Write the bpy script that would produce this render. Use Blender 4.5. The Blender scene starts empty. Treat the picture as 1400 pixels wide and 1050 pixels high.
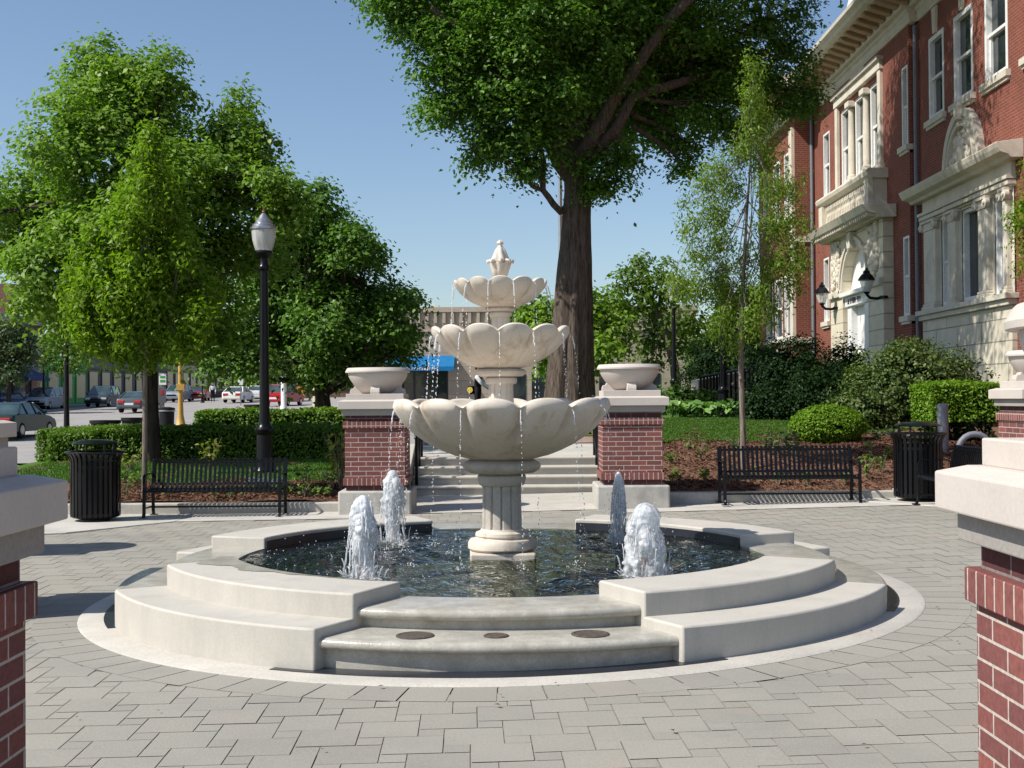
import bpy, bmesh, math, random
import numpy as np
from mathutils import Vector, Matrix
random.seed(7)
RNG = np.random.default_rng(11)
PI = math.pi
R = math.radians
scene = bpy.context.scene
COL = scene.collection

# ------------------------------------------------------------------ camera
F = 1680.0 / 1400.0
H = 1.6
TH = math.atan(20 / 1680.0)
RO = R(0.4)
fwd = Vector((0, math.cos(TH), math.sin(TH)))
up0 = Vector((0, -math.sin(TH), math.cos(TH)))
rt0 = Vector((1, 0, 0))
rt = rt0 * math.cos(RO) - up0 * math.sin(RO)
upv = up0 * math.cos(RO) + rt0 * math.sin(RO)
cam_d = bpy.data.cameras.new("Camera")
cam = bpy.data.objects.new("Camera", cam_d)
COL.objects.link(cam)
m = Matrix((rt, upv, -fwd)).transposed().to_4x4()
m.translation = Vector((0, 0, H))
cam.matrix_world = m
cam_d.sensor_width = 36
cam_d.lens = 36 * F
cam_d.clip_end = 3000
cam_d.clip_start = 0.05
scene.camera = cam


def ray(px, py):
    return fwd + rt * ((px - 700) / 1680.0) + upv * ((525 - py) / 1680.0)


def W(px, py, Y):
    d = ray(px, py)
    return Vector((0, 0, H)) + d * (Y / d.y)


def G(px, py, h=0.0):
    d = ray(px, py)
    return Vector((0, 0, H)) + d * ((h - H) / d.z)


def FX(px, py, X):
    d = ray(px, py)
    p = Vector((0, 0, H)) + d * (X / d.x)
    return p.y, p.z


def gz(x):
    return 0.02 * min(x, 8) if x > 0 else 0.01 * max(x, -8)


def lerp_tab(v, tab):
    if v <= tab[0][0]:
        return tab[0][1]
    for (a, za), (b, zb) in zip(tab, tab[1:]):
        if v <= b:
            return za + (zb - za) * (v - a) / (b - a)
    return tab[-1][1]


def street_z(x, y):
    return 0.13 + 0.0218 * (y - 48.8) + 0.0103 * (max(min(x, 30), -60) + 19.2)


def right_z(x, y):
    return lerp_tab(y, [(17.8, .16), (21.2, .70), (28, 1.02), (33, 1.25), (40, 1.55), (60, 1.5), (110, 1.6)])


def left_z(x, y):
    return lerp_tab(y, [(17.8, .10), (20, .22), (24, .38), (30, .36), (36, .2)])


def path_z(x, y):
    return lerp_tab(y, [(21.6, .565), (37, .85), (60, .95), (120, 1.3)])


# ------------------------------------------------------------------ materials
def newmat(name):
    mt = bpy.data.materials.new(name)
    mt.use_nodes = True
    nt = mt.node_tree
    nt.nodes.clear()
    out = nt.nodes.new('ShaderNodeOutputMaterial')
    return mt, nt, out


def N(nt, kind, **kw):
    n = nt.nodes.new(kind)
    for k, v in kw.items():
        if k.startswith('i_'):
            n.inputs[k[2:].replace('_', ' ')].default_value = v
        else:
            setattr(n, k, v)
    return n


def ramp(nt, stops, interp='LINEAR'):
    n = nt.nodes.new('ShaderNodeValToRGB')
    n.color_ramp.interpolation = interp
    el = n.color_ramp.elements
    while len(el) < len(stops):
        el.new(0.5)
    for e, (p, c) in zip(el, stops):
        e.position = p
        e.color = (*c, 1) if len(c) == 3 else c
    return n


def coords(nt, scale=1.0):
    if scale == 'streak':
        scale = (1.6, 1.6, .28)
    t = nt.nodes.new('ShaderNodeTexCoord')
    mp = nt.nodes.new('ShaderNodeMapping')
    mp.inputs['Scale'].default_value = (scale,) * 3 if not isinstance(scale, tuple) else scale
    nt.links.new(t.outputs['Object'], mp.inputs['Vector'])
    return mp.outputs['Vector']


def mixc(nt, fac, a, b, mode='MIX'):
    n = nt.nodes.new('ShaderNodeMix')
    n.data_type = 'RGBA'
    n.blend_type = mode
    for s, v in ((0, fac), (6, a), (7, b)):
        if hasattr(v, 'links') or hasattr(v, 'is_linked'):
            nt.links.new(v, n.inputs[s])
        else:
            n.inputs[s].default_value = v if s == 0 else ((*v, 1) if len(v) == 3 else v)
    return n.outputs[2]


def noise(nt, vec, scale, detail=4, rough=.55):
    n = nt.nodes.new('ShaderNodeTexNoise')
    n.inputs['Scale'].default_value = scale
    n.inputs['Detail'].default_value = detail
    n.inputs['Roughness'].default_value = rough
    if vec is not None:
        nt.links.new(vec, n.inputs['Vector'])
    return n.outputs['Fac']


def principled(nt, out, rough=.6, spec=.3, metal=0.0):
    p = nt.nodes.new('ShaderNodeBsdfPrincipled')
    p.inputs['Roughness'].default_value = rough
    p.inputs['Metallic'].default_value = metal
    p.inputs['Specular IOR Level'].default_value = spec
    nt.links.new(p.outputs[0], out.inputs['Surface'])
    return p


def bump(nt, p, h, dist=.01, strength=.6):
    b = nt.nodes.new('ShaderNodeBump')
    b.inputs['Distance'].default_value = dist
    b.inputs['Strength'].default_value = strength
    nt.links.new(h, b.inputs['Height'])
    nt.links.new(b.outputs[0], p.inputs['Normal'])


def mat_mottled(name, c, var=.18, scale=3.0, rough=.75, spec=.25, bd=.004, stain=None, metal=0.0, fine=60, stain_scale=1.3, stain_pos=(.52, .66), fine_amt=.15, streak=False):
    """a colour with two sizes of noise in it, fine grain bump, optional stains"""
    mt, nt, out = newmat(name)
    p = principled(nt, out, rough, spec, metal)
    v = coords(nt)
    n1 = noise(nt, v, scale, 6, .65)
    n2 = noise(nt, v, fine, 3, .6)
    lo = tuple(x * (1 - var) for x in c)
    hi = tuple(min(1, x * (1 + var)) for x in c)
    r1 = ramp(nt, [(.3, lo), (.7, hi)])
    nt.links.new(n1, r1.inputs[0])
    r2 = ramp(nt, [(.25, (1 - fine_amt,) * 3), (.75, (1 + fine_amt * .8,) * 3)])
    nt.links.new(n2, r2.inputs[0])
    colr = mixc(nt, 1.0, r1.outputs[0], r2.outputs[0], 'MULTIPLY')
    if stain:
        n3 = noise(nt, coords(nt, 'streak') if streak else v, stain_scale, 5, .7)
        r3 = ramp(nt, [(stain_pos[0], (0, 0, 0)), (stain_pos[1], (1, 1, 1))])
        nt.links.new(n3, r3.inputs[0])
        colr = mixc(nt, r3.outputs[0], colr, stain)
    nt.links.new(colr, p.inputs['Base Color'])
    if bd:
        bump(nt, p, n2, bd, .5)
    return mt


def mat_plain(name, c, rough=.5, spec=.4, metal=0.0):
    return mat_mottled(name, c, .08, 8, rough, spec, 0, None, metal, 30)


def wall_uv(nt, scale=1.0):
    """vector (along wall, height, 0) from object coords chosen by the face normal"""
    t = nt.nodes.new('ShaderNodeTexCoord')
    s = nt.nodes.new('ShaderNodeSeparateXYZ')
    nt.links.new(t.outputs['Object'], s.inputs[0])
    sn = nt.nodes.new('ShaderNodeSeparateXYZ')
    nt.links.new(t.outputs['Normal'], sn.inputs[0])
    ab = N(nt, 'ShaderNodeMath', operation='ABSOLUTE')
    nt.links.new(sn.outputs[0], ab.inputs[0])
    gt = N(nt, 'ShaderNodeMath', operation='GREATER_THAN')
    gt.inputs[1].default_value = .6
    nt.links.new(ab.outputs[0], gt.inputs[0])
    mx = nt.nodes.new('ShaderNodeMix')
    nt.links.new(gt.outputs[0], mx.inputs[0])
    nt.links.new(s.outputs[0], mx.inputs[2])
    nt.links.new(s.outputs[1], mx.inputs[3])
    cb = nt.nodes.new('ShaderNodeCombineXYZ')
    nt.links.new(mx.outputs[0], cb.inputs[0])
    nt.links.new(s.outputs[2], cb.inputs[1])
    return cb.outputs[0]


def mat_brick(name, c1, c2, mortar, bw=.215, rh=.0677, ms=.010, off=.5, var=.3, zoff=0.0):
    mt, nt, out = newmat(name)
    p = principled(nt, out, .85, .2)
    uv = wall_uv(nt)
    mp = nt.nodes.new('ShaderNodeMapping')
    mp.inputs['Location'].default_value = (3.03, zoff, 0)
    nt.links.new(uv, mp.inputs['Vector'])
    b = nt.nodes.new('ShaderNodeTexBrick')
    b.offset = off
    b.inputs['Scale'].default_value = 1
    b.inputs['Brick Width'].default_value = bw
    b.inputs['Row Height'].default_value = rh
    b.inputs['Mortar Size'].default_value = ms * .5
    b.inputs['Mortar Smooth'].default_value = .15
    b.inputs['Bias'].default_value = 0
    b.inputs['Color1'].default_value = (*c1, 1)
    b.inputs['Color2'].default_value = (*c2, 1)
    b.inputs['Mortar'].default_value = (*mortar, 1)
    nt.links.new(mp.outputs[0], b.inputs['Vector'])
    v = coords(nt)
    n1 = noise(nt, v, 45, 4, .7)
    r1 = ramp(nt, [(.25, (1 - var,) * 3), (.75, (1 + var * .7,) * 3)])
    nt.links.new(n1, r1.inputs[0])
    n2 = noise(nt, v, 1.1, 4, .6)
    r2 = ramp(nt, [(.3, (.86, .84, .84)), (.7, (1.08, 1.06, 1.05))])
    nt.links.new(n2, r2.inputs[0])
    c = mixc(nt, 1.0, b.outputs[0], r1.outputs[0], 'MULTIPLY')
    c = mixc(nt, 1.0, c, r2.outputs[0], 'MULTIPLY')
    nt.links.new(c, p.inputs['Base Color'])
    inv = N(nt, 'ShaderNodeMath', operation='SUBTRACT')
    inv.inputs[0].default_value = 1.0
    nt.links.new(b.outputs['Fac'], inv.inputs[1])
    ad = N(nt, 'ShaderNodeMath', operation='MULTIPLY_ADD')
    ad.inputs[1].default_value = .25
    nt.links.new(n1, ad.inputs[0])
    nt.links.new(inv.outputs[0], ad.inputs[2])
    bump(nt, p, ad.outputs[0], .006, .7)
    return mt


def mat_courses(name, c, joint, rh=.42, bw=1.2, ms=.02, off=.5, var=.12):
    """ashlar: large stone courses with thin darker joints"""
    mt, nt, out = newmat(name)
    p = principled(nt, out, .8, .2)
    uv = wall_uv(nt)
    b = nt.nodes.new('ShaderNodeTexBrick')
    b.offset = off
    for k, v in (('Scale', 1), ('Brick Width', bw), ('Row Height', rh), ('Mortar Size', ms * .5), ('Mortar Smooth', .1)):
        b.inputs[k].default_value = v
    b.inputs['Color1'].default_value = (*[x * (1 + var * .5) for x in c], 1)
    b.inputs['Color2'].default_value = (*[x * (1 - var * .5) for x in c], 1)
    b.inputs['Mortar'].default_value = (*joint, 1)
    nt.links.new(uv, b.inputs['Vector'])
    v = coords(nt)
    n1 = noise(nt, v, 2.2, 6, .7)
    r1 = ramp(nt, [(.3, (.85, .84, .82)), (.7, (1.08, 1.08, 1.08))])
    nt.links.new(n1, r1.inputs[0])
    nt.links.new(mixc(nt, 1.0, b.outputs[0], r1.outputs[0], 'MULTIPLY'), p.inputs['Base Color'])
    inv = N(nt, 'ShaderNodeMath', operation='SUBTRACT')
    inv.inputs[0].default_value = 1.0
    nt.links.new(b.outputs['Fac'], inv.inputs[1])
    bump(nt, p, inv.outputs[0], .02, .8)
    return mt


def mat_leaf(name, c, c2=None, trans=.35, hue=.25, gloss=.25):
    mt, nt, out = newmat(name)
    g = nt.nodes.new('ShaderNodeNewGeometry')
    c2 = c2 or tuple(x * 1.5 for x in c)
    lo = tuple(x * (1 - hue) for x in c)
    r = ramp(nt, [(0, lo), (.5, c), (1, c2)])
    nt.links.new(g.outputs['Random Per Island'], r.inputs[0])
    p = nt.nodes.new('ShaderNodeBsdfPrincipled')
    p.inputs['Roughness'].default_value = .45
    p.inputs['Specular IOR Level'].default_value = gloss
    nt.links.new(r.outputs[0], p.inputs['Base Color'])
    t = nt.nodes.new('ShaderNodeBsdfTranslucent')
    br = mixc(nt, 1.0, r.outputs[0], (1.25, 1.5, .5), 'MULTIPLY')
    nt.links.new(br, t.inputs['Color'])
    ms = nt.nodes.new('ShaderNodeMixShader')
    ms.inputs[0].default_value = trans
    nt.links.new(p.outputs[0], ms.inputs[1])
    nt.links.new(t.outputs[0], ms.inputs[2])
    nt.links.new(ms.outputs[0], out.inputs['Surface'])
    return mt


def mat_bark(name, c, scale=9, bd=.03):
    mt, nt, out = newmat(name)
    p = principled(nt, out, .9, .15)
    v = coords(nt, (scale, scale, scale * .11))
    n1 = noise(nt, v, 1.6, 6, .7)
    r = ramp(nt, [(.35, tuple(x * .35 for x in c)), (.5, c), (.72, tuple(x * 1.6 for x in c))])
    nt.links.new(n1, r.inputs[0])
    nt.links.new(r.outputs[0], p.inputs['Base Color'])
    bump(nt, p, n1, bd, 1.0)
    return mt


def mat_glass(name, tint=(.02, .025, .03), rough=.05):
    mt, nt, out = newmat(name)
    p = principled(nt, out, rough, .8)
    n1 = noise(nt, coords(nt), 1.2, 2)
    r = ramp(nt, [(.3, tuple(x * .6 for x in tint)), (.7, tuple(x * 1.8 for x in tint))])
    nt.links.new(n1, r.inputs[0])
    nt.links.new(r.outputs[0], p.inputs['Base Color'])
    bump(nt, p, noise(nt, coords(nt), 1.5, 1), .02, .15)
    return mt


M = {}
M['concrete'] = mat_mottled('concrete', (.465, .44, .392), .07, 2.2, .8, .2, .0015, (.38, .365, .33), stain_scale=2.2, stain_pos=(.50, .80), fine_amt=.07, streak=True)
M['apron'] = mat_mottled('apron concrete', (.46, .435, .39), .12, 2.5, .8, .2, .003, (.42, .37, .31), stain_scale=1.6, stain_pos=(.56, .75))
M['wet_concrete'] = mat_mottled('wet concrete', (.43, .41, .36), .16, 6, .22, .5, .004, (.31, .29, .245), stain_scale=5, stain_pos=(.45, .7))
M['kerb'] = mat_mottled('kerb concrete', (.44, .42, .38), .14, 3, .8, .2, .004, (.30, .29, .27))
M['walk'] = mat_mottled('pavement concrete', (.47, .45, .41), .12, 1.5, .85, .2, .003, (.38, .36, .33))
M['cap'] = mat_mottled('cast stone', (.52, .47, .425), .06, 3, .75, .22, .0015, (.52, .47, .42), stain_scale=2, stain_pos=(.55, .8), fine_amt=.06)
M['cap_low'] = mat_mottled('shaded grey stone', (.31, .29, .27), .08, 3, .8, .2, .003)  # grey stone, darkened to carry the shade under the pier caps
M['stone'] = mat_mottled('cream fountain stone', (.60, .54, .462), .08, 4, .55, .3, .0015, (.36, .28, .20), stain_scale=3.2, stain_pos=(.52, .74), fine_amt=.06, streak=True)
M['wet_stone'] = mat_mottled('wet fountain stone', (.46, .36, .26), .15, 5, .25, .5, .003, (.30, .22, .14), stain_scale=3.0)
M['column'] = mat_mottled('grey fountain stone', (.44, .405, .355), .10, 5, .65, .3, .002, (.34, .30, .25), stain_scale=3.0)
M['brick'] = mat_brick('pier brick', (.26, .095, .08), (.165, .068, .066), (.50, .45, .40))
M['rowlock'] = mat_brick('rowlock brick', (.26, .095, .08), (.18, .07, .066), (.50, .45, .40), bw=.0677, rh=.5, off=0.0, zoff=.25)
M['shaded_brick'] = mat_brick('shaded recess brick', (.115, .045, .045), (.095, .04, .044), (.24, .21, .2))  # pier brick and mortar darkened, recess shade put into the colour
M['black'] = mat_plain('black painted steel', (.005, .0055, .007), .28, .28)
M['black_rough'] = mat_plain('black plastic', (.009, .009, .011), .6, .25)
M['grey_post'] = mat_mottled('grey painted post', (.17, .18, .21), .1, 12, .5, .4, .002)
M['steel'] = mat_plain('shiny steel', (.42, .42, .43), .3, .5, .8)
M['copper'] = mat_mottled('brown copper', (.22, .11, .065), .25, 20, .4, .4, 0, None, .4)
M['iron'] = mat_mottled('rusty cast iron', (.085, .068, .056), .35, 30, .7, .3, .004)
M['mulch'] = mat_mottled('mulch', (.17, .095, .065), .45, 14, .95, .1, .03, (.08, .045, .03), fine=90, stain_scale=5)
M['chip'] = mat_leaf('bark chips', (.15, .08, .05), (.26, .15, .10), .0, .6, .1)
M['lawn'] = mat_mottled('lawn', (.07, .145, .022), .3, 2.5, .9, .1, .02, (.10, .17, .035), fine=120)
M['asphalt'] = mat_mottled('asphalt', (.30, .285, .27), .12, .8, .9, .15, .004, (.23, .22, .21), fine=40, stain_scale=.25)
M['soil'] = mat_mottled('ground', (.30, .28, .25), .2, .4, .95, .1, .01)
M['water_dark'] = None
M['white'] = mat_plain('white paint', (.74, .74, .72), .45, .35)
M['redpaint'] = mat_plain('red paint', (.35, .02, .025), .4, .4)
M['yellow'] = mat_plain('ochre yellow paint', (.50, .30, .07), .45, .4)
M['orange'] = mat_plain('orange paint', (.60, .25, .05), .5, .4)
M['green_paint'] = mat_plain('bright green paint', (.04, .28, .055), .55, .3)
M['blue_cloth'] = mat_mottled('blue awning cloth', (.012, .15, .35), .12, 3, .7, .2, .003)
M['navy_cloth'] = mat_mottled('navy awning cloth', (.05, .075, .16), .12, 3, .8, .2, .003)
M['glass'] = mat_glass('window glass')
M['car_glass'] = mat_glass('car glass', (.03, .05, .05), .05)
M['rubber'] = mat_plain('tyre rubber', (.012, .012, .012), .8, .2)
M['alloy'] = mat_plain('wheel alloy', (.45, .45, .46), .35, .5, .6)
M['chrome'] = mat_plain('chrome', (.6, .6, .6), .2, .5, .9)
M['red_lens'] = mat_plain('red lens', (.45, .02, .02), .2, .6)
M['clear_lens'] = mat_plain('clear lens', (.65, .65, .62), .15, .6)
M['bbrick'] = mat_brick('building brick', (.235, .074, .049), (.185, .059, .042), (.31, .18, .145), bw=.22, rh=.075, ms=.013, var=.2)
M['limestone'] = mat_mottled('limestone', (.60, .55, .46), .10, 2.5, .8, .2, .004, (.42, .37, .29), stain_scale=.9, stain_pos=(.52, .75))
M['ashlar'] = mat_courses('limestone courses', (.63, .575, .47), (.30, .27, .22), .52, 1.6, .03)
M['rustic'] = mat_courses('rusticated limestone', (.63, .57, .45), (.36, .32, .25), .46, 30, .035, 0.0)
M['slate'] = mat_mottled('roof slate', (.06, .062, .07), .3, 6, .7, .3, .01)
M['modillion'] = mat_mottled('tan modillion', (.36, .25, .16), .12, 6, .8, .2, .003)
M['tan_wall'] = mat_courses('tan stucco wall', (.40, .33, .27), (.33, .27, .22), .9, 2.4, .03)
M['tan_trim'] = mat_mottled('tan trim', (.46, .38, .30), .1, 2, .8, .2, .003)
M['purple_brick'] = mat_brick('dark street brick', (.16, .085, .085), (.11, .065, .07), (.20, .15, .15), rh=.09, bw=.26)
M['brown_brick'] = mat_brick('brown street brick', (.22, .12, .085), (.16, .09, .07), (.25, .18, .15), rh=.09, bw=.26)
M['dark_front'] = mat_mottled('dark shopfront', (.035, .032, .04), .3, 1, .5, .4, .003)
M['grey_front'] = mat_mottled('grey shopfront', (.10, .095, .105), .15, 1, .7, .3, .003)
M['skin'] = mat_mottled('skin', (.42, .25, .18), .08, 10, .55, .35, .001)
M['shirt'] = mat_mottled('white cotton', (.72, .72, .74), .05, 10, .85, .15, .004)
M['dark_cloth'] = mat_mottled('dark cloth', (.018, .018, .024), .2, 10, .85, .15, .004)
M['green_cloth'] = mat_mottled('dark green cloth', (.03, .09, .06), .2, 10, .85, .15, .004)
M['hair'] = mat_mottled('dark hair', (.03, .02, .015), .2, 20, .6, .3, .004)
M['bright_yellow'] = mat_plain('bright yellow cloth', (.72, .55, .05), .6, .3)
M['bark'] = mat_bark('furrowed bark', (.125, .098, .08), 15, .07)
M['bark_dark'] = mat_bark('dark bark', (.05, .04, .033), 12, .02)
M['bark_young'] = mat_bark('young bark', (.185, .155, .125), 16, .008)
M['leaf_elm'] = mat_leaf('big tree leaf', (.095, .195, .03), (.16, .29, .04), .34)
M['leaf_maple'] = mat_leaf('maple leaf', (.15, .26, .035), (.25, .375, .055), .34)
M['leaf_dark'] = mat_leaf('dark maple leaf', (.095, .19, .035), (.165, .285, .05), .32)
M['leaf_locust'] = mat_leaf('locust leaf', (.15, .255, .018), (.22, .335, .025), .42)
M['leaf_locust_r'] = mat_leaf('sparse locust leaf', (.15, .235, .03), (.22, .31, .05), .42)
M['leaf_pale'] = mat_leaf('pale background leaf', (.11, .19, .03), (.18, .27, .06), .4)
M['leaf_grey'] = mat_leaf('grey green leaf', (.07, .11, .045), (.15, .19, .09), .25)
M['leaf_hedge'] = mat_leaf('hedge leaf', (.10, .19, .022), (.17, .27, .03), .3)
M['leaf_box'] = mat_leaf('boxwood leaf', (.125, .24, .02), (.20, .32, .03), .25, .25, .15)
M['leaf_bush'] = mat_leaf('broad bush leaf', (.075, .125, .03), (.19, .23, .09), .25, .3, .2)
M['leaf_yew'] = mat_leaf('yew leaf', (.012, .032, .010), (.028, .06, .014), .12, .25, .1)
M['leaf_hosta'] = mat_leaf('hosta leaf', (.13, .26, .06), (.26, .42, .12), .25, .3, .5)
M['leaf_young'] = mat_leaf('young plant leaf', (.12, .21, .04), (.22, .30, .06), .3)
M['leaf_yellow'] = mat_leaf('yellow green leaf', (.22, .26, .04), (.34, .34, .06), .35)
M['blade'] = mat_leaf('grass blade', (.065, .14, .018), (.11, .20, .03), .3)
M['flower'] = mat_plain('white petals', (.75, .74, .70), .7, .2)


def paint(name, c, metal=.3):
    mt, nt, out = newmat(name)
    p = principled(nt, out, .35, .4, metal * .5)
    p.inputs['Coat Weight'].default_value = .08
    p.inputs['Specular IOR Level'].default_value = .25
    n1 = noise(nt, coords(nt), 2.0, 3)
    r = ramp(nt, [(.3, tuple(x * .9 for x in c)), (.7, tuple(min(1, x * 1.08) for x in c))])
    nt.links.new(n1, r.inputs[0])
    nt.links.new(r.outputs[0], p.inputs['Base Color'])
    return mt


def mat_paver():
    mt, nt, out = newmat('grey concrete pavers')
    p = principled(nt, out, .85, .18)
    g = nt.nodes.new('ShaderNodeNewGeometry')
    r = ramp(nt, [(0, (.272, .260, .229)), (.5, (.29, .278, .244)), (.93, (.302, .289, .253)), (1, (.295, .27, .237))])
    nt.links.new(g.outputs['Random Per Island'], r.inputs[0])
    v = coords(nt)
    n1 = noise(nt, v, .55, 5, .65)
    r1 = ramp(nt, [(.3, (.86, .87, .88)), (.5, (1, 1, 1)), (.75, (1.10, 1.07, 1.03))])
    nt.links.new(n1, r1.inputs[0])
    c = mixc(nt, 1.0, r.outputs[0], r1.outputs[0], 'MULTIPLY')
    n2 = noise(nt, v, 70, 3, .65)
    r2 = ramp(nt, [(.25, (.90, .90, .90)), (.75, (1.08, 1.08, 1.08))])
    nt.links.new(n2, r2.inputs[0])
    c = mixc(nt, 1.0, c, r2.outputs[0], 'MULTIPLY')
    n3 = noise(nt, v, .9, 4, .6)
    r3 = ramp(nt, [(.62, (0, 0, 0)), (.76, (.4, .4, .4))])
    nt.links.new(n3, r3.inputs[0])
    c = mixc(nt, r3.outputs[0], c, (.36, .27, .20))
    nt.links.new(c, p.inputs['Base Color'])
    bump(nt, p, n2, .003, .6)
    return mt


M['paver'] = mat_paver()
M['joint'] = mat_mottled('sandy joint', (.25, .232, .198), .25, 8, .95, .1, .004)


def mat_water():
    mt, nt, out = newmat('pool water')
    tr = nt.nodes.new('ShaderNodeBsdfTransparent')
    tr.inputs[0].default_value = (.50, .56, .45, 1)
    gl = nt.nodes.new('ShaderNodeBsdfGlossy')
    gl.inputs['Roughness'].default_value = .03
    gl.inputs['Color'].default_value = (.95, .97, 1, 1)
    fr = nt.nodes.new('ShaderNodeFresnel')
    fr.inputs['IOR'].default_value = 1.33
    v = coords(nt)
    n1 = noise(nt, v, 9, 3, .6)
    n2 = noise(nt, v, 26, 2, .6)
    ad = N(nt, 'ShaderNodeMath', operation='MULTIPLY_ADD')
    ad.inputs[1].default_value = .4
    nt.links.new(n2, ad.inputs[0])
    nt.links.new(n1, ad.inputs[2])
    b = nt.nodes.new('ShaderNodeBump')
    b.inputs['Distance'].default_value = .05
    b.inputs['Strength'].default_value = .7
    nt.links.new(ad.outputs[0], b.inputs['Height'])
    for n in (gl, fr):
        nt.links.new(b.outputs[0], n.inputs['Normal'])
    ms = nt.nodes.new('ShaderNodeMixShader')
    nt.links.new(fr.outputs[0], ms.inputs[0])
    nt.links.new(tr.outputs[0], ms.inputs[1])
    nt.links.new(gl.outputs[0], ms.inputs[2])
    nt.links.new(ms.outputs[0], out.inputs['Surface'])
    return mt


def mat_foam(name, lo=.15, hi=.95, scale=14):
    """aerated water: white froth with clear gaps"""
    mt, nt, out = newmat(name)
    p = nt.nodes.new('ShaderNodeBsdfPrincipled')
    p.inputs['Base Color'].default_value = (.94, .95, .96, 1)
    p.inputs['Roughness'].default_value = .25
    t = nt.nodes.new('ShaderNodeBsdfTranslucent')
    t.inputs['Color'].default_value = (.85, .88, .92, 1)
    m1 = nt.nodes.new('ShaderNodeMixShader')
    m1.inputs[0].default_value = .45
    nt.links.new(p.outputs[0], m1.inputs[1])
    nt.links.new(t.outputs[0], m1.inputs[2])
    gl = nt.nodes.new('ShaderNodeBsdfGlossy')
    gl.inputs['Roughness'].default_value = .05
    tr = nt.nodes.new('ShaderNodeBsdfTransparent')
    tr.inputs[0].default_value = (.88, .91, .93, 1)
    m2 = nt.nodes.new('ShaderNodeMixShader')
    m2.inputs[0].default_value = .16
    nt.links.new(tr.outputs[0], m2.inputs[1])
    nt.links.new(gl.outputs[0], m2.inputs[2])
    n1 = noise(nt, coords(nt, (scale, scale, scale * .45)), 1.0, 5, .7)
    r = ramp(nt, [(.40, (lo,) * 3), (.60, (hi,) * 3)])
    nt.links.new(n1, r.inputs[0])
    ms = nt.nodes.new('ShaderNodeMixShader')
    nt.links.new(r.outputs[0], ms.inputs[0])
    nt.links.new(m2.outputs[0], ms.inputs[1])
    nt.links.new(m1.outputs[0], ms.inputs[2])
    nt.links.new(ms.outputs[0], out.inputs['Surface'])
    return mt


M['water'] = mat_water()
M['foam'] = mat_foam('white froth', .75, 1.0)
M['veil'] = mat_foam('thin water veil', .22, .92, 13)
M['drop'] = mat_foam('water drops', .8, 1.0, 30)
M['patch_foam'] = mat_foam('broken surface foam', .0, .95, 30)
M['pool_floor'] = mat_mottled('pool floor', (.17, .165, .085), .35, 3, .8, .2, .01, (.06, .065, .035), stain_scale=2)
M['pool_wall'] = mat_mottled('black pool tile', (.02, .022, .03), .3, 10, .3, .5, .002)


def mat_lamp_glass():
    mt, nt, out = newmat('frosted lamp glass')
    p = nt.nodes.new('ShaderNodeBsdfPrincipled')
    p.inputs['Base Color'].default_value = (.72, .72, .70, 1)
    p.inputs['Roughness'].default_value = .25
    tr = nt.nodes.new('ShaderNodeBsdfTransparent')
    ms = nt.nodes.new('ShaderNodeMixShader')
    n1 = noise(nt, coords(nt, (14, 14, 2)), 1, 3)
    r = ramp(nt, [(.3, (.35,) * 3), (.7, (.75,) * 3)])
    nt.links.new(n1, r.inputs[0])
    nt.links.new(r.outputs[0], ms.inputs[0])
    nt.links.new(tr.outputs[0], ms.inputs[1])
    nt.links.new(p.outputs[0], ms.inputs[2])
    nt.links.new(ms.outputs[0], out.inputs['Surface'])
    return mt


M['lamp_glass'] = mat_lamp_glass()


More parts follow.
